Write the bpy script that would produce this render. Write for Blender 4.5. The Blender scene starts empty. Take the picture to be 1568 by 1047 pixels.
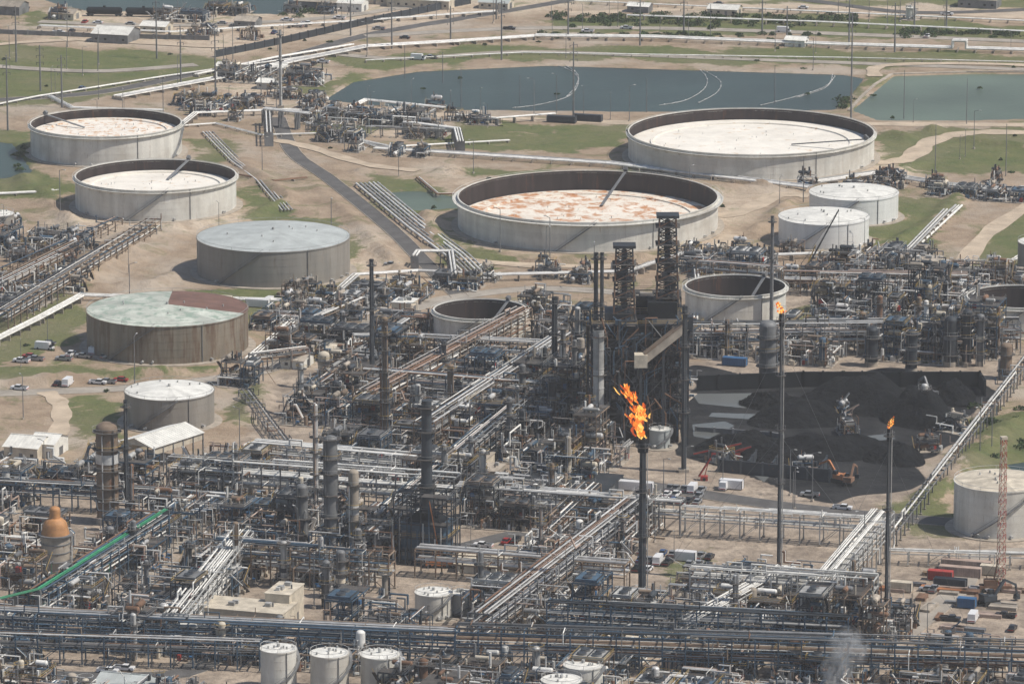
import bpy, math, random
import numpy as np
from mathutils import Vector
rnd = random.Random(11)
H=400.0; F=8000.0; TH=math.radians(13.2)
cT,sT=math.cos(TH),math.sin(TH)
# ---- survey helper: plan coordinates on the ground (metres) ----
def G(px,py,z=0.0):
    x=(px-784)/F; v=(523.5-py)/F
    t=(H-z)/(sT-v*cT)
    return (t*x, t*(cT+v*sT))
def SC(py):
    v=(523.5-py)/F
    return F*(sT-v*cT)/H
ROT=math.radians(-17)
U=(math.cos(ROT),math.sin(ROT)); V=(-math.sin(ROT),math.cos(ROT))
scene=bpy.context.scene
# ------------------------------------------------------------ materials
MATS={}
def newmat(name):
    m=bpy.data.materials.new(name); m.use_nodes=True
    nt=m.node_tree; nt.nodes.clear()
    o=nt.nodes.new('ShaderNodeOutputMaterial'); b=nt.nodes.new('ShaderNodeBsdfPrincipled')
    nt.links.new(b.outputs[0],o.inputs[0]); MATS[name]=m
    return m,nt,b,o
def N(nt,t,**k):
    n=nt.nodes.new(t)
    for a,b in k.items(): setattr(n,a,b)
    return n
def math_(nt,op,a,b=None,clamp=False):
    n=N(nt,'ShaderNodeMath',operation=op); n.use_clamp=clamp
    for i,x in enumerate((a,b)):
        if x is None: continue
        if isinstance(x,(int,float)): n.inputs[i].default_value=x
        else: nt.links.new(x,n.inputs[i])
    return n.outputs[0]
def noise(nt,scale,detail=4,rough=.55,vec=None,dist=0):
    n=N(nt,'ShaderNodeTexNoise'); n.inputs['Scale'].default_value=scale
    n.inputs['Detail'].default_value=detail; n.inputs['Roughness'].default_value=rough
    n.inputs['Distortion'].default_value=dist
    if vec is None:
        g=N(nt,'ShaderNodeNewGeometry'); vec=g.outputs['Position']
    nt.links.new(vec,n.inputs['Vector'])
    return n.outputs['Fac']
def maprange(nt,val,a,b,c=0,d=1):
    n=N(nt,'ShaderNodeMapRange'); nt.links.new(val,n.inputs[0])
    n.inputs[1].default_value=a;n.inputs[2].default_value=b;n.inputs[3].default_value=c;n.inputs[4].default_value=d
    return n.outputs[0]
def mix(nt,f,a,b,mode='MIX'):
    n=N(nt,'ShaderNodeMix',data_type='RGBA',blend_type=mode)
    if isinstance(f,(int,float)): n.inputs[0].default_value=f
    else: nt.links.new(f,n.inputs[0])
    for i,x in ((6,a),(7,b)):
        if isinstance(x,tuple): n.inputs[i].default_value=(*x,1)
        else: nt.links.new(x,n.inputs[i])
    return n.outputs[2]
RUST=(0.17,0.08,0.04)
def mat(name,col,rough=.6,metal=0.0,var=.3,isl=.3,rust=0.0,scale=.4,streak=False,rcol=RUST,spec=.4,dirty=0,bump=0):
    m,nt,b,o=newmat(name)
    g=N(nt,'ShaderNodeNewGeometry'); pos=g.outputs['Position']
    vec=pos
    if streak:
        mp=N(nt,'ShaderNodeMapping'); mp.inputs['Scale'].default_value=(1,1,.10); nt.links.new(pos,mp.inputs[0]); vec=mp.outputs[0]
    n1=noise(nt,scale,3,.6,vec)
    val=maprange(nt,n1,.3,.7,1-var,1+var*.5)
    if isl>0:
        ri=maprange(nt,g.outputs['Random Per Island'],0,1,1-isl,1+isl)
        val=math_(nt,'MULTIPLY',val,ri)
    cc=N(nt,'ShaderNodeCombineColor')
    for i in range(3): nt.links.new(val,cc.inputs[i])
    c=mix(nt,1.0,col,cc.outputs[0],'MULTIPLY')
    if rust>0:
        n2=noise(nt,scale*1.7,4,.7,vec,.3)
        f=maprange(nt,n2,.72-rust*.45,.80-rust*.38,0,.9)
        c=mix(nt,f,c,rcol)
    if dirty>0:
        n3=noise(nt,.06,4,.7)
        c=mix(nt,maprange(nt,n3,.42,.68,0,dirty),c,(.30,.25,.19))
        n4=noise(nt,1.4,3,.7,vec)
        c=mix(nt,maprange(nt,n4,.56,.72,0,dirty),c,(.24,.19,.15))
    nt.links.new(c,b.inputs['Base Color'])
    b.inputs['Roughness'].default_value=rough; b.inputs['Metallic'].default_value=metal
    b.inputs['Specular IOR Level'].default_value=spec
    if bump>0:
        bp=N(nt,'ShaderNodeBump'); bp.inputs['Strength'].default_value=1; bp.inputs['Distance'].default_value=bump
        nt.links.new(noise(nt,.5,4,.7),bp.inputs['Height']); nt.links.new(bp.outputs[0],b.inputs['Normal'])
    return m
mat('steel_grey',(.18,.185,.19),.6,.1,rust=.2)
mat('steel_light',(.45,.45,.435),.6,.1,isl=.3,rust=.15)
mat('steel_dark',(.038,.047,.057),.65,.1,rust=.22)
mat('steel_blue',(.055,.10,.15),.65,.1,rust=.12)
mat('frame_tan',(.22,.165,.12),.85,0,rust=.35)
mat('concrete',(.36,.315,.26),.9,0,rust=.15)
mat('pipe_white',(.76,.75,.71),.5,0,isl=.15,rust=.14,rcol=(.3,.21,.14))
mat('pipe_silver',(.53,.525,.51),.45,.2,isl=.3,rust=.15)
mat('pipe_rust',(.19,.11,.07),.9,0,rust=.3)
mat('pipe_pink',(.38,.29,.24),.8,0,rust=.2)
mat('pipe_green',(.03,.22,.11),.6,0)
mat('paint_red',(.36,.045,.035),.6,0,isl=.2,rust=.1)
mat('paint_yellow',(.5,.33,.08),.6,0,isl=.2,rust=.1)
mat('paint_orange',(.42,.17,.07),.7,0,isl=.2,rust=.15)
mat('paint_blue',(.04,.13,.28),.6,0,isl=.2,rust=.1)
mat('paint_cream',(.56,.50,.40),.75,0,isl=.15,rust=.1)
mat('grating',(.075,.07,.065),.9,0,rust=.25)
mat('soot',(.011,.014,.018),.85,0,isl=.2,spec=.2)
mat('roof_white',(.72,.71,.66),.65,0,var=.2,isl=.1,rust=.08,rcol=(.35,.3,.24))
mat('tank_white',(.66,.65,.60),.55,0,var=.2,isl=.07,rust=.14,scale=.35,streak=True,rcol=(.36,.26,.17),dirty=.42)
mat('tank_clean',(.72,.73,.71),.5,0,var=.12,isl=.03,rust=.05,scale=.3,streak=True,rcol=(.38,.33,.26),dirty=.12)
mat('tank_grey',(.26,.245,.22),.75,0,var=.25,isl=.07,rust=.25,scale=.25,streak=True,rcol=(.15,.12,.09),dirty=.3)
mat('tank_brown',(.23,.20,.155),.8,0,var=.35,isl=.12,rust=.55,scale=.3,streak=True,rcol=(.12,.07,.04),dirty=.4)
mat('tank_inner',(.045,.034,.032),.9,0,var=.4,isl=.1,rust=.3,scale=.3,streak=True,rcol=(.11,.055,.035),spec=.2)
mat('roof_rusty_light',(.84,.79,.71),.75,0,var=.1,isl=0,rust=.44,scale=.22,rcol=(.55,.29,.12),dirty=.12)
mat('roof_rusty',(.84,.78,.68),.75,0,var=.15,isl=0,rust=.54,scale=.12,rcol=(.50,.20,.06),dirty=.25)
mat('roof_pale',(.84,.80,.72),.75,0,var=.1,isl=0,rust=.27,scale=.14,rcol=(.60,.42,.25),dirty=.2)
mat('roof_blue',(.43,.46,.45),.65,0,var=.2,isl=.06,rust=.2,scale=.2,rcol=(.26,.28,.26))
mat('roof_patch',(.50,.53,.47),.75,0,var=.3,isl=.1,rust=.5,scale=.13,rcol=(.24,.32,.26))
mat('roof_rust_red',(.17,.095,.075),.85,0,var=.3,isl=.1,rust=.3,scale=.2)
mat('copper',(.44,.22,.09),.65,0,isl=.15,rust=.25)
mat('glass_dark',(.02,.025,.03),.15,0,isl=0)
mat('rubber',(.02,.02,.02),.9,0)
mat('car_white',(.72,.72,.72),.3,0,var=.05,isl=0)
mat('car_silver',(.34,.35,.36),.3,.3,var=.05,isl=0)
mat('car_black',(.03,.03,.035),.3,0,var=.05,isl=0)
mat('car_red',(.34,.03,.03),.3,0,var=.05,isl=0)
mat('car_blue',(.05,.10,.22),.3,0,var=.05,isl=0)
mat('asphalt',(.115,.112,.11),.95,0,var=.35,isl=0,scale=.15,rust=.2,rcol=(.20,.175,.145),spec=.2)
mat('road_concrete',(.36,.325,.28),.95,0,var=.3,isl=0,scale=.12,rust=.25,rcol=(.25,.215,.175),spec=.2)
mat('dirt_track',(.50,.41,.31),.95,0,var=.25,isl=0,scale=.12,rust=.3,rcol=(.34,.265,.19),spec=.2)
mat('coke',(.012,.0135,.016),.95,0,var=.6,isl=0,scale=.3,spec=.1,bump=1.5)
mat('foliage',(.04,.075,.02),.9,0,var=.4,isl=.5,scale=.3)
mat('wood',(.20,.14,.09),.9,0,var=.3,isl=.3)
def water(name,col,r,bs):
    m,nt,b,o=newmat(name)
    n1=noise(nt,.012,3); c=mix(nt,maprange(nt,n1,.35,.65),tuple(x*.75 for x in col),tuple(x*1.2 for x in col))
    nt.links.new(c,b.inputs['Base Color']); b.inputs['Roughness'].default_value=r
    b.inputs['IOR'].default_value=1.18
    bp=N(nt,'ShaderNodeBump'); bp.inputs['Strength'].default_value=.4; bp.inputs['Distance'].default_value=.2
    nt.links.new(noise(nt,bs,3),bp.inputs['Height']); nt.links.new(bp.outputs[0],b.inputs['Normal'])
water('pond_water',(.038,.060,.056),.3,.5)
water('pond_water_green',(.11,.145,.11),.3,.5)
water('puddle_water',(.13,.14,.14),.2,.5)
# ------------------------------------------------------------ mesh builder
class MB:
    def __init__(s): s.v=[];s.f=[];s.m=[];s.sm=[];s.names=[]
    def mi(s,n):
        if n not in s.names: s.names.append(n)
        return s.names.index(n)
    def quad(s,pts,mt,smooth=False):
        b=len(s.v); s.v.extend(pts); s.f.append(tuple(range(b,b+len(pts)))); s.m.append(s.mi(mt)); s.sm.append(smooth)
    def box(s,c,size,mt,rz=0.0,top=None):
        x,y,z=c; a,b_,h=size[0]/2,size[1]/2,size[2]/2
        co,si=math.cos(rz),math.sin(rz); base=len(s.v)
        for k,dz in enumerate((-h,h)):
            tx=ty=1
            if top and dz>0: tx,ty=top
            for dx,dy in((-a,-b_),(a,-b_),(a,b_),(-a,b_)):
                dx*=tx;dy*=ty
                s.v.append((x+dx*co-dy*si,y+dx*si+dy*co,z+dz))
        m=s.mi(mt)
        for q in((0,3,2,1),(4,5,6,7),(0,1,5,4),(1,2,6,5),(2,3,7,6),(3,0,4,7)):
            s.f.append(tuple(base+i for i in q)); s.m.append(m); s.sm.append(False)
    def frame(s,p,q):
        dx,dy,dz=q[0]-p[0],q[1]-p[1],q[2]-p[2]
        L=math.sqrt(dx*dx+dy*dy+dz*dz) or 1e-6
        d=(dx/L,dy/L,dz/L)
        if abs(d[2])>.95: a=(1,0,0)
        else: a=(0,0,1)
        s1=(d[1]*a[2]-d[2]*a[1],d[2]*a[0]-d[0]*a[2],d[0]*a[1]-d[1]*a[0])
        l=math.sqrt(sum(k*k for k in s1)); s1=tuple(k/l for k in s1)
        s2=(s1[1]*d[2]-s1[2]*d[1],s1[2]*d[0]-s1[0]*d[2],s1[0]*d[1]-s1[1]*d[0])
        return s1,s2
    def beam(s,p,q,w,h,mt):
        s1,s2=s.frame(p,q); b=len(s.v)
        for c in(p,q):
            for i,j in((-1,-1),(1,-1),(1,1),(-1,1)):
                s.v.append(tuple(c[k]+s1[k]*i*w/2+s2[k]*j*h/2 for k in range(3)))
        m=s.mi(mt)
        for f in((0,3,2,1),(4,5,6,7),(0,1,5,4),(1,2,6,5),(2,3,7,6),(3,0,4,7)):
            s.f.append(tuple(b+i for i in f)); s.m.append(m); s.sm.append(False)
    def tube(s,p,q,r,mt,n=8,r2=None,caps=True,capm=None):
        if r2 is None: r2=r
        s1,s2=s.frame(p,q); b=len(s.v)
        for c,rr in((p,r),(q,r2)):
            for i in range(n):
                a=2*math.pi*i/n; ca,sa=math.cos(a)*rr,math.sin(a)*rr
                s.v.append((c[0]+s1[0]*ca+s2[0]*sa,c[1]+s1[1]*ca+s2[1]*sa,c[2]+s1[2]*ca+s2[2]*sa))
        m=s.mi(mt)
        for i in range(n):
            j=(i+1)%n; s.f.append((b+i,b+n+i,b+n+j,b+j)); s.m.append(m); s.sm.append(True)
        if caps:
            m2=s.mi(capm) if capm else m
            for k in(0,1):
                bb=len(s.v); s.v.extend(s.v[b+k*n:b+k*n+n])
                s.f.append(tuple(bb+i for i in (range(n) if k==0 else range(n-1,-1,-1)))); s.m.append(m2); s.sm.append(False)
    def pipe(s,path,r,mt,n=6):
        for a,b in zip(path[:-1],path[1:]): s.tube(a,b,r,mt,n,caps=False)
        for a in path[1:-1]: s.ball(a,r*1.06,mt,6,3)
        s.ball(path[0],r,mt,6,2); s.ball(path[-1],r,mt,6,2)
    def ball(s,c,r,mt,n=12,k=6,sz=1.0,z0=-1.0):
        b=len(s.v); m=s.mi(mt)
        a0=math.asin(max(-1,z0))
        for i in range(k+1):
            t=a0+(math.pi/2-a0)*i/k
            for j in range(n):
                a=2*math.pi*j/n
                s.v.append((c[0]+r*math.cos(t)*math.cos(a),c[1]+r*math.cos(t)*math.sin(a),c[2]+r*sz*math.sin(t)))
        for i in range(k):
            for j in range(n):
                j2=(j+1)%n; s.f.append((b+i*n+j,b+i*n+j2,b+(i+1)*n+j2,b+(i+1)*n+j)); s.m.append(m); s.sm.append(True)
    def ring(s,c,r0,r1,z,mt,n=48,th=.15):
        m=s.mi(mt); b=len(s.v)
        for rr,zz in((r0,z),(r1,z),(r1,z-th),(r0,z-th)):
            for j in range(n):
                a=2*math.pi*j/n; s.v.append((c[0]+rr*math.cos(a),c[1]+rr*math.sin(a),zz))
        for k in range(4):
            k2=(k+1)%4
            for j in range(n):
                j2=(j+1)%n; s.f.append((b+k*n+j,b+k2*n+j,b+k2*n+j2,b+k*n+j2)); s.m.append(m); s.sm.append(False)
    def hvessel(s,c,L,r,mt,ax=0,legs=True,leg='concrete'):
        d=(1,0) if ax==0 else (0,1)
        p=(c[0]-d[0]*L/2,c[1]-d[1]*L/2,c[2]); q=(c[0]+d[0]*L/2,c[1]+d[1]*L/2,c[2])
        s.tube(p,q,r,mt,12)
        for e,sg in((p,-1),(q,1)):
            e2=(e[0]+d[0]*sg*r*.45,e[1]+d[1]*sg*r*.45,e[2])
            s.tube(e,e2,r*.97,mt,12,r2=r*.55)
        if legs:
            for k in(-.3,.3):
                s.box((c[0]+d[0]*L*k,c[1]+d[1]*L*k,c[2]-r-.2),(.5 if ax==0 else r*1.6,.5 if ax else r*1.6,max(.8,r)),leg)
    def mesh(s,name):
        me=bpy.data.meshes.new(name); me.from_pydata(s.v,[],s.f)
        for n in s.names: me.materials.append(MATS[n])
        me.polygons.foreach_set('material_index',s.m); me.polygons.foreach_set('use_smooth',s.sm); me.update()
        return me
    def obj(s,name,loc=(0,0,0),rz=0.0):
        return place(s.mesh(name),name,loc,rz)
def place(me,name,loc,rz=0.0,sc=1.0):
    o=bpy.data.objects.new(name,me); o.location=loc; o.rotation_euler=(0,0,rz); o.scale=(sc,sc,sc)
    scene.collection.objects.link(o); return o
# ------------------------------------------------------------ geometry helpers
def poly(pts): return np.array([G(*p) for p in pts])
def inside(P,X,Y):
    r=np.zeros(X.shape,bool); n=len(P)
    for i in range(n):
        x1,y1=P[i];x2,y2=P[(i+1)%n]
        c=((y1>Y)!=(y2>Y))&(X<(x2-x1)*(Y-y1)/((y2-y1) or 1e-9)+x1)
        r^=c
    return r
def segdist(P,X,Y,closed=False):
    d=np.full(X.shape,1e9); n=len(P)
    for i in range(n if closed else n-1):
        x1,y1=P[i];x2,y2=P[(i+1)%n]
        dx,dy=x2-x1,y2-y1; L=dx*dx+dy*dy+1e-9
        t=np.clip(((X-x1)*dx+(Y-y1)*dy)/L,0,1)
        d=np.minimum(d,np.hypot(X-x1-t*dx,Y-y1-t*dy))
    return d
def inpx(P,px,py):
    P=np.array(P,float); return bool(inside(P,np.array([px],float),np.array([py],float))[0])
def smooth_path(pts,k=6):
    P=[Vector((*G(*p),0)) for p in pts]; out=[]
    for i in range(len(P)-1):
        p0=P[max(0,i-1)];p1=P[i];p2=P[i+1];p3=P[min(len(P)-1,i+2)]
        for j in range(k):
            t=j/k
            out.append(.5*((2*p1)+(p2-p0)*t+(2*p0-5*p1+4*p2-p3)*t*t+(3*p1-p0-3*p2+p3)*t**3))
    out.append(P[-1]); return out
# ------------------------------------------------------------ plan data
PONDS=[('pond_water',[(495,152),(540,124),(640,108),(840,99),(1060,106),(1290,113),(1325,119),(1300,150),(1278,168),(1100,172),(700,168),(560,160)]),
 ('pond_water_green',[(1367,115),(1480,112),(1640,112),(1640,180),(1500,184),(1345,184),(1303,168)]),
 ('pond_water',[(-60,210),(20,218),(52,262),(40,272),(-60,275)]),
 ('pond_water_green',[(596,292),(640,290),(700,300),(705,318),(640,322),(604,312)]),
 ('pond_water',[(-40,-40),(80,4),(130,16),(260,18),(430,22),(455,8),(470,-40)]),
 ('pond_water',[(1540,708),(1640,695),(1640,725),(1550,722)])]
ROADS=[('asphalt',6.5,[(425,180),(450,235),(505,275),(600,352),(650,402),(705,455)]),
 ('road_concrete',8,[(-40,604),(200,594),(330,580),(420,562),(560,500),(640,470),(700,455),(830,442),(1000,452)]),
 ('asphalt',8,[(-40,156),(150,142),(300,113),(420,93),(560,55),(700,30),(860,3),(960,-20)]),
 ('road_concrete',7,[(520,84),(620,90),(800,80),(1000,86),(1330,98),(1600,108)]),
 ('dirt_track',8,[(520,166),(700,178),(960,188),(1340,190),(1620,192)]),
 ('dirt_track',10,[(860,22),(1100,12),(1300,12),(1620,30)]),
 ('road_concrete',8,[(560,56),(800,44),(1100,46),(1620,66)]),
 ('dirt_track',9,[(1340,250),(1390,243),(1430,215),(1500,203),(1620,205)]),
 ('dirt_track',7,[(1600,300),(1510,360),(1450,440),(1370,510)]),
 ('dirt_track',8,[(930,262),(1000,300),(1110,330),(1190,300),(1240,300)]),
 ('asphalt',9,[(900,730),(1000,745),(1200,775),(1400,795),(1640,812)]),
 ('dirt_track',6,[(70,600),(92,620),(90,660),(60,700)]),
 ('asphalt',7,[(640,860),(720,835),(800,815)]),
 ('asphalt',8,[(-40,1030),(250,1035),(330,1000)]),
 ('dirt_track',7,[(700,398),(850,408),(1050,402),(1120,360)]),
 ('dirt_track',6,[(640,262),(560,252),(470,225),(420,215)]),
 ('road_concrete',7,[(630,745),(660,700),(700,665),(760,640)]),
 ('road_concrete',7,[(1380,975),(1470,900),(1500,850),(1640,845)]),
 ('asphalt',7,[(960,-6),(1200,-2),(1400,20),(1640,12)]),('dirt_track',6,[(-40,72),(120,62),(330,72),(450,60)]),
 ('dirt_track',6,[(1340,118),(1350,102),(1480,98),(1640,104)]),
 ('road_concrete',7,[(60,34),(260,40),(480,30),(620,12),(760,-10)]),('road_concrete',7,[(-40,100),(140,110),(300,100)]),
]
BERMS=[(2.6,5,[(60,290),(120,350),(260,352),(380,335),(445,305),(385,262),(370,245)]),
 (5.0,13,[(235,362),(180,392),(110,425)]),(2.5,5,[(270,420),(230,440),(120,440)]),
 (2.6,5,[(470,250),(560,350),(620,420),(560,440)]),
 (2.6,5,[(560,262),(680,262),(700,262)]),
 (2.6,5,[(655,330),(670,385),(800,402),(1060,397),(1180,345),(1210,298),(1100,262)]),
 (2.6,5,[(940,268),(1000,290),(1180,292),(1330,290),(1400,250),(1400,215),(1340,200)]),
 (3.0,6,[(-40,592),(200,576),(380,566)]),
 (2.5,5,[(20,240),(45,290),(110,292)]),
 (2.5,5,[(1400,190),(1480,215),(1640,235)]),(2.5,5,[(1180,395),(1330,398),(1430,340),(1470,300)]),
 (2.5,6,[(330,650),(380,640),(400,590)]),(3,7,[(1430,760),(1490,700),(1570,640)]),
]
GRASS=[[(-60,62),(160,75),(330,88),(430,97),(180,150),(-60,168)],
 [(500,90),(760,70),(1300,75),(1640,88),(1640,98),(1330,104),(820,90),(540,106)],
 [(830,28),(1300,22),(1640,45),(1640,62),(830,50)],[(960,6),(1640,-6),(1640,12),(1300,8)],
 [(700,183),(965,192),(970,228),(700,232),(640,212)],[(440,180),(520,172),(600,190),(560,205),(480,205)],
 [(1345,196),(1640,198),(1640,275),(1420,262),(1345,240)],
 [(670,345),(700,380),(800,400),(760,418),(700,410),(650,370)],
 [(560,262),(690,290),(720,330),(600,330),(545,290)],
 [(-60,200),(60,195),(60,250),(120,290),(100,310),(-60,290)],
 [(370,285),(440,310),(450,345),(370,340)],[(290,210),(380,215),(350,255),(300,240)],
 [(300,445),(560,430),(560,470),(480,500),(380,510)],
 [(-60,480),(130,440),(130,520),(20,560),(-60,580)],[(-60,565),(300,560),(400,565),(-60,592)],
 [(110,610),(205,610),(190,670),(110,665)],[(350,600),(400,600),(400,650),(350,655)],
 [(1340,300),(1480,300),(1400,385),(1330,385),(1320,350),(1380,330)],
 [(1200,470),(1330,465),(1290,500),(1200,500)],[(1480,370),(1640,290),(1640,420),(1500,440)],
 [(1480,640),(1640,600),(1640,720),(1470,740)],[(1360,775),(1470,740),(1470,825),(1365,835)],
 [(1000,880),(1100,845),(1110,865),(1010,935)],[(960,240),(1000,290),(940,280)],
 [(20,25),(60,20),(140,30),(60,45)],[(720,262),(900,258),(920,268),(720,275)],[(430,340),(520,330),(560,380),(540,400)],
 [(560,118),(500,150),(470,155),(450,135),(540,110)],[(1330,100),(1360,118),(1300,165),(1280,165)]]
COKE=[[(1052,600),(1070,565),(1200,575),(1500,568),(1515,605),(1440,700),(1395,752),(1290,765),(1150,735),(1040,700),(1030,650)]]
PAVED=[[(400,600),(500,540),(620,495),(900,510),(1060,560),(1050,430),(1560,430),(1560,560),(1500,650),(1360,800),(1640,830),(1640,1120),(-60,1120),(-60,730),(160,700),(350,690)]]
SAND=[[(60,18),(560,0),(1000,-30),(1000,-5),(560,52),(330,85),(60,60)],[(1050,0),(1640,5),(1640,30),(1050,18)],
 [(1330,225),(1440,210),(1470,225),(1400,270),(1200,300),(1140,300)],[(660,250),(720,262),(700,300),(670,350),(700,385),(1100,380),(1150,320),(1190,300),(1100,290),(1000,390),(720,370)],
 [(1350,870),(1640,850),(1640,1000),(1400,990)],[(560,150),(660,160),(640,210),(520,200)],[(360,100),(520,110),(440,165),(320,160)],
 [(90,330),(390,320),(400,350),(100,360)],[(400,590),(490,560),(500,640),(400,640)],[(560,350),(650,440),(560,470),(520,380)]]
# ------------------------------------------------------------ ground
def axis(dense0,dense1,step,far0,far1):
    mid=list(np.arange(dense0,dense1+.01,step)); lo=[];hi=[]
    d=step;x=dense0
    while x>far0: d*=1.6; x-=d; lo.append(x)
    d=step;x=mid[-1]
    while x<far1: d*=1.6; x+=d; hi.append(x)
    return np.array(lo[::-1]+mid+hi)
gx=axis(-300,300,1.8,-30000,30000); gy=axis(1250,2560,1.8,-30000,40000)
X,Y=np.meshgrid(gx,gy)
wx=X+2.5*np.sin(Y*.11+1)+1.5*np.sin(X*.23+Y*.17); wy=Y+5*np.sin(X*.09)+3*np.sin(X*.21+Y*.05+2)
def mask(L,soft=5):
    r=np.zeros(X.shape)
    for p in L:
        P=poly(p); ins=inside(P,wx,wy); d=segdist(P,wx,wy,True)
        r=np.maximum(r,np.clip(.5+np.where(ins,d,-d)/(2*soft),0,1))
    return r
Z=np.zeros(X.shape)
wob=.75+.25*np.sin(X*.15+np.sin(Y*.11)*2)+.12*np.sin(X*.7+Y*.5)
for h,w,p in BERMS:
    d=segdist(poly(p),X,Y); Z=np.maximum(Z,h*wob*np.clip(1-(d-w*.15)/w,0,1))
rm=np.ones(X.shape)
for m_,w,p in ROADS:
    sp=np.array([(v.x,v.y) for v in smooth_path(p)]); d=segdist(sp,X,Y); rm=np.minimum(rm,np.clip((d-w/2-2)/5,0,1))
TD=[(163,233,231),(239,315,246),(1150,240,376),(900,345,398),(419,416,234),(257,530,247),(735,510,142),(1126,483,154),(1307,332,136),(1261,369,138),(1560,500,160),(260,645,137),(1530,808,140)]
for cx,cy,w in TD:
    x0,y0=G(cx,cy); R=w/2/SC(cy); d=np.hypot(X-x0,Y-y0)-R; rm=np.minimum(rm,np.clip((d-3)/5,0,1))
Z*=rm
for _,p in PONDS:
    P=poly(p); ins=inside(P,X,Y); d=segdist(P,X,Y,True); Z=np.where(ins,-np.clip(d/3,0,1)*2.5,Z)
g1=mask(GRASS,6);c1=mask(COKE,1.5);p1=mask(PAVED,8);s1=mask(SAND,8)
nv=X.size; ny,nx=X.shape
me=bpy.data.meshes.new('ground')
co=np.stack([X.ravel(),Y.ravel(),Z.ravel()],1).astype(np.float32)
ii,jj=np.meshgrid(np.arange(ny-1),np.arange(nx-1),indexing='ij'); a=(ii*nx+jj).ravel()
q=np.stack([a,a+1,a+nx+1,a+nx],1).astype(np.int32)
me.vertices.add(nv); me.vertices.foreach_set('co',co.ravel())
me.loops.add(q.size); me.loops.foreach_set('vertex_index',q.ravel())
me.polygons.add(len(q)); me.polygons.foreach_set('loop_start',np.arange(0,q.size,4,dtype=np.int32)); me.polygons.foreach_set('loop_total',np.full(len(q),4,dtype=np.int32))
me.polygons.foreach_set('use_smooth',np.ones(len(q),bool))
me.update(); me.validate()
ca=me.color_attributes.new('zone','FLOAT_COLOR','POINT')
ca.data.foreach_set('color',np.stack([g1.ravel(),c1.ravel(),p1.ravel(),s1.ravel()],1).astype(np.float32).ravel())
m,nt,b,o=newmat('ground_soil')
at=N(nt,'ShaderNodeAttribute',attribute_name='zone'); sp=N(nt,'ShaderNodeSeparateColor'); nt.links.new(at.outputs['Color'],sp.inputs[0])
nL=noise(nt,.02,4,.6); nM=noise(nt,.09,5,.65); nS=noise(nt,.6,4,.7); nF=noise(nt,.05,5,.7,None,1.0); nX=noise(nt,.25,4,.75)
soil=mix(nt,maprange(nt,nM,.3,.7),(.22,.16,.11),(.42,.325,.235))
soil=mix(nt,maprange(nt,nS,.35,.7,0,.6),soil,(.30,.235,.175))
sand=mix(nt,maprange(nt,nS,.3,.7),(.42,.34,.255),(.62,.52,.41))
soil=mix(nt,math_(nt,'MULTIPLY',at.outputs['Alpha'],maprange(nt,nF,.35,.55),True),soil,sand)
soil=mix(nt,maprange(nt,nL,.5,.66,0,.7),soil,(.42,.37,.31))
grass=mix(nt,maprange(nt,nM,.3,.7),(.075,.115,.035),(.15,.16,.06))
grass=mix(nt,maprange(nt,nL,.45,.62,0,.6),grass,(.18,.16,.09))
grass=mix(nt,maprange(nt,nS,.4,.75,0,.5),grass,(.055,.07,.03))
gf=math_(nt,'ADD',sp.outputs[0],math_(nt,'ADD',math_(nt,'MULTIPLY',math_(nt,'SUBTRACT',nF,.5),2.0),math_(nt,'MULTIPLY',math_(nt,'SUBTRACT',nX,.5),1.4))); gf=maprange(nt,gf,.40,.70,0,.92)
wf=maprange(nt,nF,.54,.66,0,.65)
c=mix(nt,wf,soil,grass); c=mix(nt,gf,c,grass)
c=mix(nt,maprange(nt,nX,.55,.75,0,.55),c,(.17,.13,.095))
pav=mix(nt,maprange(nt,nM,.35,.65),(.24,.195,.155),(.46,.38,.30)); pav=mix(nt,maprange(nt,nX,.48,.7,0,.75),pav,(.15,.125,.105)); pav=mix(nt,maprange(nt,nS,.5,.75,0,.5),pav,(.10,.09,.078))
pf=maprange(nt,math_(nt,'ADD',sp.outputs[2],math_(nt,'MULTIPLY',math_(nt,'SUBTRACT',nM,.5),.8)),.4,.6)
pf2=math_(nt,'MULTIPLY',pf,math_(nt,'SUBTRACT',1.0,math_(nt,'MULTIPLY',gf,.9)))
c=mix(nt,pf2,c,pav)
ck=mix(nt,maprange(nt,nM,.4,.75),(.012,.0135,.016),(.045,.045,.046))
c=mix(nt,maprange(nt,math_(nt,'ADD',sp.outputs[1],math_(nt,'MULTIPLY',math_(nt,'SUBTRACT',nM,.5),.5)),.4,.6),c,ck)
nt.links.new(c,b.inputs['Base Color']); b.inputs['Roughness'].default_value=.95; b.inputs['Specular IOR Level'].default_value=.15
bp=N(nt,'ShaderNodeBump'); bp.inputs['Strength'].default_value=.7; bp.inputs['Distance'].default_value=1.2
nt.links.new(nX,bp.inputs['Height']); nt.links.new(bp.outputs[0],b.inputs['Normal'])
me.materials.append(m); place(me,'ground',(0,0,0))
for mt,p in PONDS:
    P=poly(p)
    mb=MB(); mb.quad([(x,y,-.5) for x,y in P],mt); mb.obj('pond')
for k,p in enumerate([[(842,96),(872,106),(886,122),(872,145),(830,158),(785,164)],[(862,97),(884,112),(882,130),(868,146)],[(1068,102),(1082,118),(1078,135),(1050,152),(1010,160)],[(1072,104),(1102,122),(1098,140),(1070,156)],[(1275,112),(1268,128),(1235,142),(1165,160)],[(1278,116),(1262,134),(1220,148)]]):
    mb=MB(); P=smooth_path(p,8); mb.pipe([(v.x,v.y,-.4) for v in P],.13,'pipe_silver',5)
    for v in P[::3]: mb.ball((v.x,v.y,-.35),.35,'pipe_silver',8,5)
    mb.obj('floating_boom')
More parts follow.
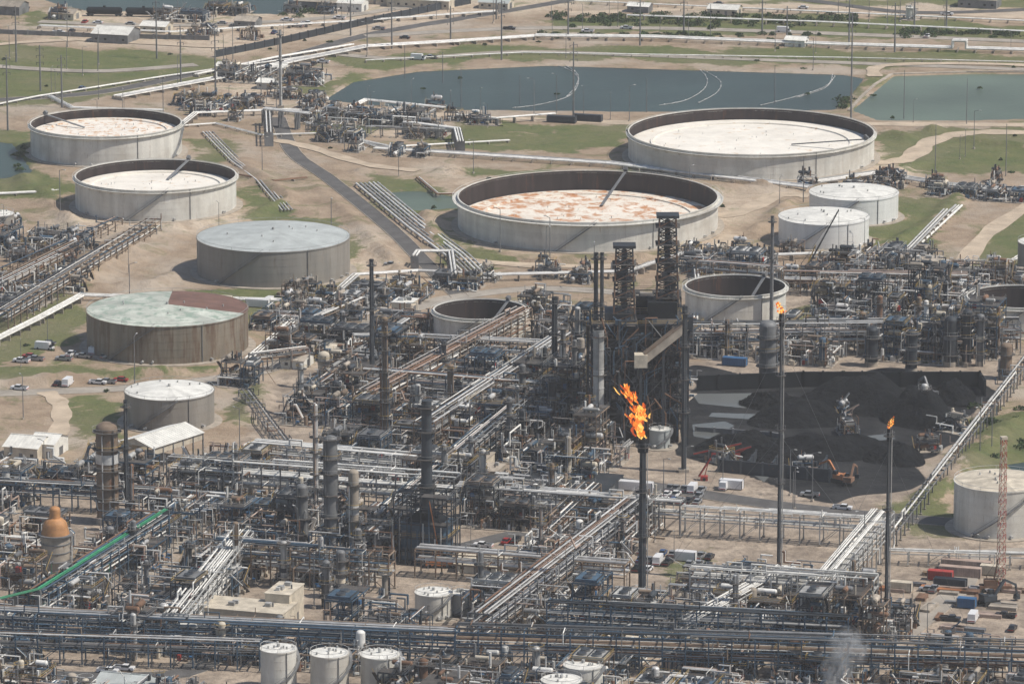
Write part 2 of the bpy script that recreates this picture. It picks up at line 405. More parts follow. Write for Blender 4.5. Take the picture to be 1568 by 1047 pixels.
for k,(mt,w,p) in enumerate(ROADS):
    P=smooth_path(p); mb=MB(); z=.05+.012*k
    L=[];R=[]
    for i,v in enumerate(P):
        t=(P[min(i+1,len(P)-1)]-P[max(i-1,0)]).normalized(); n=Vector((-t.y,t.x,0))
        ww=w*(1+(.2*math.sin(i*1.7)+.1*math.sin(i*3.1) if mt=='dirt_track' else 0))
        L.append(v+n*ww/2);R.append(v-n*ww/2)
    for l,r in zip(L,R): mb.v+= [(l.x,l.y,z),(r.x,r.y,z)]
    mid=mb.mi(mt)
    for i in range(len(L)-1): mb.f.append((2*i,2*i+1,2*i+3,2*i+2)); mb.m.append(mid); mb.sm.append(False)
    if mt!='dirt_track':
        for E in(L,R):
            for a_,b_ in zip(E[:-1],E[1:]): mb.beam((a_.x,a_.y,.08),(b_.x,b_.y,.08),.25,.2,'concrete')
    mb.obj({'asphalt':'asphalt_road','road_concrete':'concrete_road','dirt_track':'dirt_track'}[mt])
mb=MB(); P=[G(*p) for p in [(1300,170),(1318,150),(1340,130),(1366,114),(1480,111),(1640,111)]]
for a_,b_ in zip(P[:-1],P[1:]): mb.beam((*a_,.1),(*b_,.1),1.4,.7,'concrete')
mb.obj('pond_kerb')
# ------------------------------------------------------------ tanks
def tank(name,cx,cy,w,hpx,kind,wall='tank_white',roof='roof_white',depth=5,n=72,stair=None,rimw=1.0):
    x,y=G(cx,cy); s=SC(cy); R=w/2/s; h=hpx/s/.972; mb=MB()
    mb.ring((0,0),R-.5,R+2.5,.25,'concrete',n,.3)
    nc=max(2,round(h/2.4))
    for k in range(nc): # shell courses, each slightly different in weathering
        mb.tube((0,0,h*k/nc),(0,0,h*(k+1)/nc),R,wall,n,caps=False)
        if k: mb.ring((0,0),R-.02,R+.04,h*k/nc,wall,n,.07)
    if kind=='float':
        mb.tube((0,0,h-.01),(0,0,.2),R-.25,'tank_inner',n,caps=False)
        mb.ring((0,0),R-.25,R+rimw,h-.9,wall,n,.15)
        mb.ring((0,0),R-.3,R+.2,h+.05,wall,n,.3)
        for i in range(n//2):
            a=2*math.pi*i/(n//2); mb.beam((R*math.cos(a),R*math.sin(a),h-2.2),((R+rimw)*math.cos(a),(R+rimw)*math.sin(a),h-1.05),.15,.15,wall)
            mb.beam(((R+rimw)*math.cos(a),(R+rimw)*math.sin(a),h-1),((R+rimw)*math.cos(a),(R+rimw)*math.sin(a),h+.1),.1,.1,wall)
        mb.ring((0,0),R+rimw-.06,R+rimw+.04,h+.12,wall,n,.1)
        zf=h-depth
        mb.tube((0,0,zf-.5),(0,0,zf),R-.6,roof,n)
        mb.ring((0,0),R-.6,R-.25,zf+.1,'steel_dark',n,.4)
        mb.ring((0,0),R*.80,R*.82,zf+.5,roof,n,.5)
        for i in range(26):
            a=rnd.random()*6.28; rr=R*rnd.uniform(.1,.9); mb.tube((rr*math.cos(a),rr*math.sin(a),zf),(rr*math.cos(a),rr*math.sin(a),zf+rnd.uniform(.4,.9)),.14,rnd.choice(['steel_light','roof_white']),6)
        la=stair if stair is not None else .9
        mb.beam((R*math.cos(la),R*math.sin(la),h+.4),(R*.35*math.cos(la),R*.35*math.sin(la),zf+.5),1.0,.35,'steel_grey')
        mb.beam((R*math.cos(la),R*math.sin(la),h+.4),(R*.97*math.cos(la),R*.97*math.sin(la),h+1.6),1.4,1.4,'steel_grey')
    else:
        zt=h; ap=R*(.09 if kind=='cone' else .06)
        m=24
        for i in range(m):
            a0=2*math.pi*i/m;a1=2*math.pi*(i+1)/m; am=(a0+a1)/2
            q3=[(0,0,zt+ap)]+[((R+.15)*math.cos(a0+(a1-a0)*j/3),(R+.15)*math.sin(a0+(a1-a0)*j/3),zt+.02) for j in range(4)]
            rm_=roof
            if kind=='patch': rm_=roof if not(-.3<((am+math.pi)%(2*math.pi)-math.pi)<1.5) else 'roof_rust_red'
            mb.quad(q3,rm_)
        mb.ring((0,0),R-.1,R+.2,zt+.05,wall,n,.35)
        for i in range(n//2):
            a=2*math.pi*i/(n//2)
            if i%3==0: mb.beam((R*math.cos(a),R*math.sin(a),h),(R*math.cos(a),R*math.sin(a),h+1.1),.09,.09,'steel_light')
        mb.ring((0,0),R-.05,R+.05,h+1.1,'steel_light',n,.08)
        for i in range(7):
            a=rnd.random()*6.28; rr=R*rnd.uniform(.2,.9); zz=zt+ap*(1-rr/R)
            mb.tube((rr*math.cos(a),rr*math.sin(a),zz-.2),(rr*math.cos(a),rr*math.sin(a),zz+.7),.25,'steel_light',8)
        mb.tube((0,0,zt+ap-.2),(0,0,zt+ap+.8),.45,'steel_light',8)
    a0=-2.3 if stair is None else stair+3.2; steps=14; da=h*1.35/R/steps
    pr=None
    for i in range(steps+1):
        a=a0+da*i; p=((R+.6)*math.cos(a),(R+.6)*math.sin(a),h*i/steps)
        if pr: mb.beam(pr,p,.8,.25,'steel_grey'); mb.beam((pr[0],pr[1],pr[2]+1.1),(p[0],p[1],p[2]+1.1),.08,.08,'steel_grey')
        pr=p
    for i in range(4):
        a=-math.pi/2+rnd.uniform(-1.3,1.3); c_,s_=math.cos(a),math.sin(a)
        mb.tube(((R-.2)*c_,(R-.2)*s_,1),((R+1.2)*c_,(R+1.2)*s_,1),.4,'steel_light',8)
    a=-math.pi/2+.5;c_,s_=math.cos(a),math.sin(a)
    mb.tube(((R+.15)*c_,(R+.15)*s_,0),((R+.15)*c_,(R+.15)*s_,h),.12,'steel_grey',6)
    return mb.obj(name,(x,y,0),0)
tank('floating_roof_tank',163,233,231,45,'float',roof='roof_rusty_light',depth=3.6,stair=2.6)
tank('floating_roof_tank',239,315,246,47,'float',roof='roof_pale',depth=4.2,stair=1.2)
tank('floating_roof_tank',1150,240,376,39,'float',roof='roof_pale',depth=4.6,stair=-.4,n=96)
tank('floating_roof_tank',900,345,398,45,'float',roof='roof_rusty',depth=7.6,stair=1.25,n=96,rimw=2.0)
tank('cone_roof_tank',419,416,234,54,'cone',wall='tank_grey',roof='roof_blue')
tank('cone_roof_tank',257,530,247,57,'patch',wall='tank_brown',roof='roof_patch')
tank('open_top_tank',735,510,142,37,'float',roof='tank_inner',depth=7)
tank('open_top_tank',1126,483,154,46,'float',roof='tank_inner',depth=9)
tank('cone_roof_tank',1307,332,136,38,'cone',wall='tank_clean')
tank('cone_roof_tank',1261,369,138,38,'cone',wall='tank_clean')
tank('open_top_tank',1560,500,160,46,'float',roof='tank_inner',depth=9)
tank('cone_roof_tank',260,645,137,48,'cone',wall='tank_grey',roof='roof_white')
tank('cone_roof_tank',1530,808,140,73,'cone',roof='paint_cream')
tank('cone_roof_tank',1600,415,84,45,'cone',wall='tank_grey'); tank('cone_roof_tank',-5,355,54,28,'cone',wall='tank_grey')
for a in [(664,943,57,38),(708,938,36,32),(738,926,28,34),(427,1055,55,64),(505,1058,59,60),(582,1058,59,58),(893,1060,60,44),(860,1085,62,46)]:
    tank('chemical_tank',*a,'cone',n=32,wall='tank_white')
tank('process_tank',1010,684,32,28,'cone',wall='roof_blue',n=32)
# ------------------------------------------------------------ process plant parts
PIPES=['pipe_silver']*5+['steel_light']*3+['pipe_rust']*2+['steel_grey']*3+['pipe_pink']*2+['pipe_white']*5+['steel_blue']*4+['frame_tan']*2+['steel_dark']*2
FR=['steel_grey','steel_dark','frame_tan','steel_blue','steel_dark','frame_tan','steel_dark','steel_blue','steel_light']
VES=['steel_grey','pipe_silver','concrete','frame_tan','steel_dark','steel_light','paint_cream','pipe_rust','steel_blue','steel_dark','steel_grey','pipe_white']
def frame_struct(mb,r,x0,y0,w,d,levels,lh,fm,bay=5.0,full=.5):
    nx=max(1,round(w/bay));ny=max(1,round(d/bay)); t=.3
    xs=[x0+w*i/nx for i in range(nx+1)];ys=[y0+d*i/ny for i in range(ny+1)]
    top=levels*lh
    for x in xs:
        for y in ys:
            hh=top+(r.choice([0,0,0,-lh]) if levels>1 else 0)
            mb.box((x,y,hh/2+.1),(t,t,hh),fm)
    for l in range(1,levels+1):
        z=l*lh
        for y in ys: mb.box((x0+w/2,y,z),(w,.22,.32),fm)
        for x in xs: mb.box((x,y0+d/2,z+.02),(.22,d,.3),fm)
        for i in range(nx):
            for j in range(ny):
                if r.random()<full: mb.box(((xs[i]+xs[i+1])/2,(ys[j]+ys[j+1])/2,z+.24),(w/nx-.1,d/ny-.1,.08),'grating')
        if r.random()<.8:
            rc=r.choice(['paint_yellow','steel_light','steel_grey',fm])
            for zz in(z+.75,z+1.3):
                for yy in(y0,y0+d): mb.box((x0+w/2,yy,zz),(w,.07,.07),rc)
                for xx in(x0,x0+w): mb.box((xx,y0+d/2,zz),(.07,d,.07),rc)
            for xx in xs: mb.box((xx,y0,z+.7),(.08,.08,1.2),rc)
    for i in range(nx):
        if r.random()<.4:
            l=r.randrange(levels); z0_=l*lh;z1_=z0_+lh
            yy=r.choice([y0,y0+d]); mb.beam((xs[i],yy,z0_),(xs[i+1],yy,z1_),.16,.16,fm)
            if r.random()<.5: mb.beam((xs[i+1],yy,z0_),(xs[i],yy,z1_),.16,.16,fm)
    if r.random()<.7:
        xx=x0-1.2
        for l in range(levels):
            a,b_=(y0,y0+min(d,5)) if l%2==0 else (y0+min(d,5),y0)
            mb.beam((xx,a,l*lh),(xx,b_,(l+1)*lh),.9,.25,'grating'); mb.beam((xx-.45,a,l*lh+1.1),(xx-.45,b_,(l+1)*lh+1.1),.08,.08,'paint_yellow')
    return xs,ys,top
def column(mb,r,x,y,rad,h,mt,plat=True):
    mb.tube((x,y,0),(x,y,1.6),rad*1.1,'concrete',14); mb.tube((x,y,1.6),(x,y,h),rad,mt,16,caps=False)
    mb.ball((x,y,h),rad,mt,16,4,.6,0)
    if r.random()<.4:
        z=h*r.uniform(.3,.7); mb.tube((x,y,z),(x,y,z+h*.1),rad*1.05,r.choice(VES),16,caps=True)
    if plat:
        z=h*.25
        while z<h+.5:
            mb.ring((x,y),rad,rad+1.1,z,'grating',14,.15)
            mb.ring((x,y),rad+1.02,rad+1.1,z+1.15,r.choice(['paint_yellow','steel_light','steel_grey']),14,.08)
            for k in range(7):
                a=6.28*k/7; mb.box((x+(rad+1.06)*math.cos(a),y+(rad+1.06)*math.sin(a),z+.55),(.07,.07,1.1),'steel_light')
            z+=r.uniform(3.5,7)
    for k in range(r.randint(1,4)):
        a=r.random()*6.28; rr=rad+r.uniform(.25,.6); px_,py_=x+rr*math.cos(a),y+rr*math.sin(a); zt=h*r.uniform(.5,1.05)
        mb.tube((px_,py_,.5),(px_,py_,zt),r.uniform(.1,.28),r.choice(PIPES),6)
        mb.tube((px_,py_,zt),(x,y,zt),.15,'pipe_silver',6)
    a=-1.57+r.uniform(-.8,.8); mb.beam((x+(rad+.3)*math.cos(a),y+(rad+.3)*math.sin(a),0),(x+(rad+.3)*math.cos(a),y+(rad+.3)*math.sin(a),h),.6,.15,'steel_grey')
def finfan(mb,r,x0,y0,w,d,z):
    mb.box((x0+w/2,y0+d/2,z+.7),(w,d,.9),r.choice(['steel_light','steel_grey','steel_blue','frame_tan']))
    n=max(1,int(w/3.4)); m_=max(1,int(d/3.4))
    for i in range(n):
        for j in range(m_):
            mb.tube((x0+w*(i+.5)/n,y0+d*(j+.5)/m_,z+1.16),(x0+w*(i+.5)/n,y0+d*(j+.5)/m_,z+1.7),1.3,'steel_grey',12,capm='steel_dark')
    for i in range(n+1): mb.box((x0+w*i/n,y0+d/2,z+1.3),(.15,d,.4),'steel_dark')
def process_unit(seed,w,d,hs=1.0,cols=2,name='process_unit',dens=1.0):
    r=random.Random(seed); mb=MB()
    ves=r.sample(VES,6); pal=r.sample(PIPES,12)
    mb.box((0,0,.1),(w,d,.2),'concrete')
    x=-w/2+1
    while x<w/2-4:
        fw=min(r.uniform(6,12),w/2-x-1); fd=d*r.uniform(.35,.8); y0=-d/2+1+r.random()*(d-fd-2)
        lv=max(1,int(round(r.choice([1,2,2,3,3,4])*hs))); lh=r.uniform(3.0,4.2); fm=r.choice(FR)
        xs,ys,top=frame_struct(mb,r,x,y0,fw,fd,lv,lh,fm,r.uniform(3.5,5))
        for l in range(0,lv):
            z=l*lh+.3
            for k in range(r.randint(1,4)):
                rad=r.uniform(.35,.9); ax=r.choice([0,1]); L=r.uniform(2,5)
                mb.hvessel((x+r.uniform(1,max(1.1,fw-1)),y0+r.uniform(1,fd-1),z+rad+.6),L,rad,r.choice(ves),ax)
            for k in range(r.randint(4,9)):
                sx=r.uniform(.4,1.5);mb.box((x+r.uniform(.5,fw-.5),y0+r.uniform(.5,fd-.5),z+.6),(sx,r.uniform(.4,1.5),r.uniform(.8,1.8)),r.choice(ves+['paint_blue','paint_red','steel_blue','paint_cream']))
        if r.random()<.35: finfan(mb,r,x+.5,y0+.5,fw-1,min(fd-1,7),top)
        else:
            for k in range(2): mb.hvessel((x+r.uniform(2,max(2.1,fw-2)),y0+r.uniform(1,fd-1),top+1.5),r.uniform(2.5,5),r.uniform(.45,.9),r.choice(ves),r.choice([0,1]))
            for k in range(5):
                xx,yy=x+r.uniform(.5,fw-.5),y0+r.uniform(.5,fd-.5); mb.tube((xx,yy,top),(xx,yy,top+r.uniform(1,4)),r.uniform(.1,.4),r.choice(ves),8)
        x+=fw+r.uniform(1,5)
    for k in range(cols):
        rad=r.uniform(.45,1.25); column(mb,r,r.uniform(-w/2+2,w/2-2),r.uniform(-d/2+2,d/2-2),rad,r.uniform(9,21)*hs,r.choice(ves))
    for k in range(int(w*d/5.5*dens)):
        z=r.choice([.7,1.2,3.4,4.2,5,6,7,8,9.5,11])*min(1,hs)+r.uniform(-.3,.3); rad=r.choice([.07,.09,.11,.14,.18,.22,.28]); mt=r.choice(pal)
        xa,ya=r.uniform(-w/2,w/2),r.uniform(-d/2,d/2)
        if r.random()<.55: xb=max(-w/2,min(w/2,xa+r.uniform(-14,14)));yb=ya
        else: xb=xa; yb=max(-d/2,min(d/2,ya+r.uniform(-14,14)))
        z2=max(.3,z+r.choice([-4,-3,-2,2,3,-6])); pth=[(xa,ya,z),(xb,yb,z)]
        if r.random()<.7: pth.append((xb,yb,z2))
        if r.random()<.5: pth.append((xb+(r.uniform(-4,4)),yb,z2))
        if r.random()<.5: pth.insert(0,(xa,ya,max(.2,z-r.uniform(1,6))))
        mb.pipe(pth,rad,mt)
        nb=r.choice([0,0,1,2])
        for q_ in range(1,nb+1):
            mb.pipe([(p[0]+q_*rad*2.6*(xa==xb),p[1]+q_*rad*2.6*(ya==yb),p[2]) for p in pth[:3]],rad*.9,r.choice(pal))
        if r.random()<.4: mb.box((xa,ya,z/2),(.16,.16,z),'steel_grey')
    for k in range(int(w*d/10)):
        xx,yy=r.uniform(-w/2,w/2),r.uniform(-d/2,d/2); t=r.random()
        if t<.4:
            mb.box((xx,yy,.5),(r.uniform(.6,1.6),r.uniform(.4,1),.6),'concrete'); mb.tube((xx-.6,yy,1.1),(xx+.6,yy,1.1),.35,r.choice(['paint_blue','steel_blue','paint_cream','steel_grey']),8)
        elif t<.7: mb.box((xx,yy,.9),(r.uniform(.4,1.5),r.uniform(.4,1.5),1.6),r.choice(VES+['paint_cream','paint_red']))
        else:
            hh=r.uniform(1.5,4);mb.tube((xx,yy,.2),(xx,yy,hh),r.uniform(.25,.65),r.choice(VES),10)
    return mb.mesh(name)
def rack(p,q,width=6,hts=(5,7.5),npipe=7,mats=None,fm='steel_grey',seed=1,rmax=.3,loops=True,name='pipe_rack',px=True,bay=6.0,fill=1.0):
    r=random.Random(seed); P=G(*p) if px else p;Q=G(*q) if px else q
    L=math.hypot(Q[0]-P[0],Q[1]-P[1]); ang=math.atan2(Q[1]-P[1],Q[0]-P[0]); mb=MB(); mats=mats or PIPES
    n=max(1,round(L/bay)); ht=hts[-1]
    for i in range(n+1):
        x=L*i/n
        for y in(-width/2,width/2): mb.box((x,y,ht/2),(.35,.35,ht),fm); mb.box((x,y,.25),(.8,.8,.5),'concrete')
        for h in hts: mb.box((x,0,h-.02),(.3,width,.35),fm)
        if i<n and r.random()<.3:
            for y in(-width/2,width/2): mb.beam((x,y,.3),(x+L/n,y,hts[0]),.15,.15,fm)
    for h in hts:
        for y in(-width/2,width/2): mb.box((L/2,y,h-.4),(L,.22,.28),fm)
        y=-width/2+.5
        while y<width/2-.4:
            rad=r.uniform(.08,rmax)
            if r.random()<fill*(.85 if h==hts[-1] else 1):
                mt=r.choice(mats); z=h+.16+rad
                a=0 if r.random()<.6 else L*r.uniform(0,.5); b_=L if r.random()<.6 else L*r.uniform(.55,1)
                pth=[(a,y,z)]
                if loops and L>40 and r.random()<.35 and rad>.15 and b_-a>30:
                    x=r.uniform(a+10,b_-14); lp=4; pth+=[(x,y,z),(x,y,z+1.8),(x+lp,y,z+1.8),(x+lp,y,z)]
                pth.append((b_,y,z))
                if a>0: pth.insert(0,(a,y,z-r.uniform(1,4)))
                if b_<L: pth.append((b_,y,z-r.uniform(1,4)))
                mb.pipe(pth,rad,mt)
            y+=rad*2+r.uniform(.12,.5)
    for k in range(int(L/9)):
        x=r.uniform(0,L); z=r.choice(hts)+.6; sgn=r.choice((-1,1)); y=sgn*(width/2+r.uniform(.3,1.5))
        mb.pipe([(x,0,z),(x,y,z),(x,y,z+r.choice([-4,-3,2,2.5]))],r.uniform(.08,.2),r.choice(mats))
    return mb.obj(name,(P[0],P[1],0),ang)
def pipeline(pts,n=3,r=.3,sp=1.0,z=.9,mats=('pipe_white',),seed=0,name='pipeline',loop=0):
    rr=random.Random(seed); P=[Vector((*G(*p),0)) for p in pts]; mb=MB(); o0=P[0]
    def off(i,k):
        t0=(P[i]-P[i-1]).normalized() if i>0 else (P[1]-P[0]).normalized()
        t1=(P[i+1]-P[i]).normalized() if i<len(P)-1 else t0
        t=(t0+t1).normalized(); nn=Vector((-t.y,t.x,0)); c=max(.5,t.dot(t1))
        return P[i]+nn*k/c-o0
    for j in range(n):
        k=(j-(n-1)/2)*sp; rad=r*rr.uniform(.6,1.1); m_=rr.choice(list(mats)*3+(['pipe_silver','steel_light'] if n>2 else [])); path=[]
        for i in range(len(P)):
            v=off(i,k)
            if i>0 and loop:
                v0=Vector(path[-1]); seg=Vector((v.x,v.y,z))-v0; Ls=seg.length; nl=int(Ls/loop); d=seg.normalized()
                for q_ in range(nl):
                    c=v0+d*(Ls*(q_+.5)/nl)
                    path+=[tuple(c-d*3),tuple(c-d*3+Vector((0,0,3.2))),tuple(c+d*3+Vector((0,0,3.2))),tuple(c+d*3)]
            path.append((v.x,v.y,z))
        mb.pipe(path,rad,m_,8)
    W=n*sp+.6
    for a,b_ in zip(P[:-1],P[1:]):
        L=(b_-a).length; t=(b_-a).normalized(); an=math.atan2(t.y,t.x); k=0
        while k<L:
            c=a+t*k-o0; mb.box((c.x,c.y,(z-r*.8)/2),(.4,W,max(.2,z-r*.8)),'concrete' if z<3 else 'steel_grey',an)
            k+=8
    return mb.obj(name,(o0.x,o0.y,0))
EXC=[[(1020,560),(1560,555),(1560,700),(1400,800),(1000,760),(960,735)],
 [(700,745),(720,700),(640,690),(620,745)],
 [(960,740),(1400,775),(1350,870),(1080,880),(1000,945),(960,930),(900,900),(985,820),(955,790)],
 [(690,850),(780,815),(850,840),(820,880),(720,885)],
 [(1340,860),(1640,840),(1640,975),(1370,985)],
 [(865,560),(1060,560),(1060,690),(890,700)],
 [(20,690),(330,660),(330,735),(0,735)],
 [(595,770),(710,770),(720,890),(595,890)],
 [(300,890),(470,890),(470,990),(300,990)],[(620,890),(780,890),(780,995),(620,995)],
 [(1040,440),(1210,440),(1210,520),(1040,520)],[(1470,455),(1660,455),(1660,545),(1470,545)],
 [(40,1010),(350,1010),(350,1050),(-40,1050)],[(380,1020),(640,1020),(640,1100),(380,1100)],[(40,760),(140,760),(140,930),(40,930)],
 [(640,470),(830,470),(830,545),(640,545)],[(1180,460),(1300,460),(1300,505),(1180,505)]]
ZONES=[([(-60,745),(330,735),(330,700),(430,705),(490,650),(520,590),(640,555),(860,560),(960,640),(1010,730),(960,800),(985,830),(880,900),(1000,960),(1350,960),(1640,990),(1640,1130),(-60,1130)],.9),
 ([(1060,440),(1480,425),(1560,470),(1560,560),(1060,565)],.85),
 ([(1050,895),(1340,885),(1340,960),(1020,960)],.7)]
O=G(784,800); cw,cd=26,20; made=0
for i in range(-14,16):
    for j in range(-12,26):
        a=i*(cw+5); b_=j*(cd+5)
        x=O[0]+a*U[0]+b_*V[0]; y=O[1]+a*U[1]+b_*V[1]
        t=y*cT+H*sT; px=784+F*x/t; vy=(y*sT-H*cT)/t; py=523.5-F*vy
        if not(-80<px<1650 and 420<py<1125): continue
        hs=None
        for zp,h in ZONES:
            if inpx(zp,px,py): hs=h;break
        if hs is None or any(inpx(e,px,py) for e in EXC): continue
        if py>1000: hs*=.55
        nc=rnd.choice([0,1,1,2,3])
        me_=process_unit(1000+made,cw,cd,hs*rnd.uniform(.7,1.15),nc)
        place(me_,'process_unit',(x,y,0),ROT+(math.pi if rnd.random()<.5 else 0)); made+=1
print('units',made)
WHT=['pipe_white','pipe_silver','pipe_white','pipe_white','steel_light']
DRK=['steel_grey','steel_blue','steel_dark','steel_light','pipe_rust','steel_blue','pipe_silver','frame_tan','steel_grey','pipe_white']
def R_(p,q,**k):
    k.setdefault('seed',len(bpy.data.objects)); rack(p,q,**k)
R_((262,760),(700,793),width=7,hts=(6,9,12.5),mats=WHT,rmax=.4)
R_((700,793),(1045,818),width=7,hts=(6,10),mats=WHT,rmax=.4)
R_((1045,818),(1350,838),width=6,hts=(5.5,8.5),mats=WHT+['pipe_white'],fm='steel_light')
R_((1350,838),(1245,965),width=7,hts=(6,9,11),mats=WHT,fm='steel_light')
R_((965,820),(735,1000),width=7,hts=(5,8,11),mats=['pipe_pink','pipe_rust','pipe_silver','steel_light','pipe_silver','frame_tan'],fm='steel_grey')
R_((905,780),(830,850),width=6,hts=(5,8),fm='frame_tan')
R_((370,870),(270,1000),width=7,hts=(5,8,11),mats=WHT,fm='steel_light')
R_((245,840),(60,960),width=6,hts=(5,8,10),mats=PIPES+['pipe_green']*5,fm='steel_blue')
pipeline([(255,835),(185,880),(60,960),(-40,985)],2,.3,.8,10.8,('pipe_green',),seed=77)
R_((-40,985),(700,1020),width=8,hts=(4,7,9.5),fm='steel_blue',mats=DRK)
R_((700,1020),(1620,1050),width=8,hts=(5,8,11),fm='steel_blue',mats=DRK)
R_((-40,1010),(400,1025),width=5,hts=(5,8),fm='steel_blue',mats=DRK)
R_((840,985),(1300,1010),width=6,hts=(6,9,12),fm='steel_blue',mats=['steel_grey','steel_blue','steel_light','steel_dark'])
R_((1568+40,520),(1365,835),width=3,hts=(4.5,),fm='steel_grey',mats=PIPES)
R_((1360,862),(1640,872),width=5,hts=(4,),fm='steel_light',mats=WHT)
R_((860,560),(650,700),width=7,hts=(5,8,11),fm='frame_tan')
R_((800,520),(560,650),width=7,hts=(5,8,11),fm='frame_tan',mats=['pipe_rust','pipe_pink','pipe_silver','steel_grey','pipe_white'])
R_((800,660),(600,830),width=7,hts=(5,8,11),fm='steel_dark')
R_((560,615),(860,640),width=7,hts=(5,8,11),fm='steel_grey',mats=DRK+PIPES)
R_((390,730),(640,752),width=6,hts=(5,8,11),fm='steel_light',mats=WHT)
R_((0,775),(260,790),width=6,hts=(5,8),fm='steel_blue',mats=DRK)
R_((450,710),(375,610),width=4,hts=(3,),fm='steel_grey',mats=DRK+['pipe_white'])
R_((600,905),(330,885),width=6,hts=(5,8,11),fm='frame_tan')
R_((640,880),(960,905),width=6,hts=(5,8),fm='frame_tan')
R_((1050,1000),(1200,915),width=6,hts=(6,9),fm='steel_light',mats=WHT)
R_((1060,930),(1340,950),width=7,hts=(6,9,12),fm='steel_light',mats=WHT+['steel_grey'])
R_((0,505),(235,362),width=6,hts=(4,6.5),fm='frame_tan'); R_((-30,470),(120,395),width=5,hts=(4,6),fm='frame_tan')
R_((1060,545),(1560,540),width=7,hts=(5,8,11),fm='steel_grey'); R_((1200,450),(1480,455),width=6,hts=(5,8),fm='frame_tan')
R_((1070,430),(1200,440),width=6,hts=(4,7),fm='frame_tan')
R_((500,600),(620,520),width=6,hts=(4,7),fm='frame_tan'); R_((540,560),(640,560),width=6,hts=(4,7,10),fm='frame_tan')
R_((440,520),(560,470),width=4,hts=(4,),fm='frame_tan',mats=WHT); R_((385,570),(470,560),width=4,hts=(4,6),fm='steel_grey'); R_((640,560),(840,570),width=6,hts=(4,7,10),fm='steel_dark')
R_((470,205),(700,215),width=3,hts=(4,),fm='steel_grey',mats=WHT); R_((0,430),(180,350),width=4,hts=(4,),fm='frame_tan')
pl=pipeline
pl([(180,153),(330,125),(450,98),(560,76),(700,68),(820,60)],4,.42,1.5,seed=1,z=1.5)
pl([(820,60),(1000,62),(1300,74),(1640,84)],4,.42,1.7,z=1.8,seed=2,loop=90)
pl([(300,118),(420,92),(540,72)],2,.35,1.5,seed=22,z=1.2)
pl([(560,96),(800,84),(1300,92),(1640,100)],1,.3,1.5,seed=42,z=1)
pl([(275,196),(330,192),(400,210),(560,205)],2,.35,1.2,seed=3)
pl([(318,205),(360,248),(400,278),(440,325)],4,.35,1.3,seed=4)
pl([(562,285),(640,350),(700,395),(738,432)],6,.42,1.7,seed=5,z=1.3)
pl([(575,232),(700,240),(930,255),(1100,275),(1240,292)],4,.42,1.4,seed=6,z=1.6)
pl([(470,190),(600,235)],3,.35,1.2,seed=7)
pl([(1250,285),(1340,272),(1450,290),(1640,305)],4,.45,1.6,seed=8,z=2,loop=60)
pl([(-40,545),(60,495),(125,460),(200,462),(330,465),(500,470)],3,.42,1.2,seed=9,z=2)
pl([(500,470),(545,430),(640,424),(760,430),(960,425),(1060,392),(1180,400),(1390,392),(1450,330)],3,.42,1.2,seed=10,z=2.4)
pl([(635,412),(640,405),(690,405),(695,440)],2,.45,1.2,seed=11,z=5)
pl([(-40,302),(60,297),(115,290)],3,.35,1.2,seed=12); pl([(275,200),(300,180),(440,175),(520,180),(560,160),(680,172)],3,.35,1.1,seed=13,z=2)
pl([(75,150),(110,168),(250,172)],3,.3,1.1,seed=14); pl([(620,205),(700,215),(705,235)],3,.4,1.1,seed=15,z=5)
pl([(410,190),(412,225)],2,.4,1.5,seed=16,z=6); pl([(405,192),(475,200)],2,.45,1.6,seed=17,z=7)
pl([(360,270),(420,280),(470,275)],2,.3,1,seed=18,mats=('pipe_rust',)); pl([(640,275),(670,300),(700,300)],2,.35,1,seed=19,mats=('pipe_rust','pipe_white'))
pl([(1390,390),(1468,318)],3,.45,1.2,seed=20); pl([(1640,350),(1500,430)],2,.4,1.2,seed=21)
pl([(-40,170),(60,150),(250,120),(480,88)],2,.3,1,seed=24)
pl([(380,560),(450,500),(560,470)],3,.3,1.1,seed=25,z=2.5)
pl([(240,250),(330,330)],2,.25,.9,seed=27,mats=('pipe_rust',)); pl([(1060,380),(1070,460),(1060,540)],2,.4,1.1,seed=28,z=3)
pl([(540,215),(600,228),(780,218)],2,.3,1,seed=29); pl([(700,185),(760,190),(850,183)],2,.35,1,seed=30,z=2.5)
pl([(960,30),(1250,40),(1640,58)],2,.35,1.2,seed=31,z=2)
pl([(60,44),(260,54),(560,36),(760,22)],3,.3,1.2,seed=32,z=1.5); pl([(880,6),(1200,20),(1640,40)],2,.3,1.2,seed=33,z=1.5)
k=0
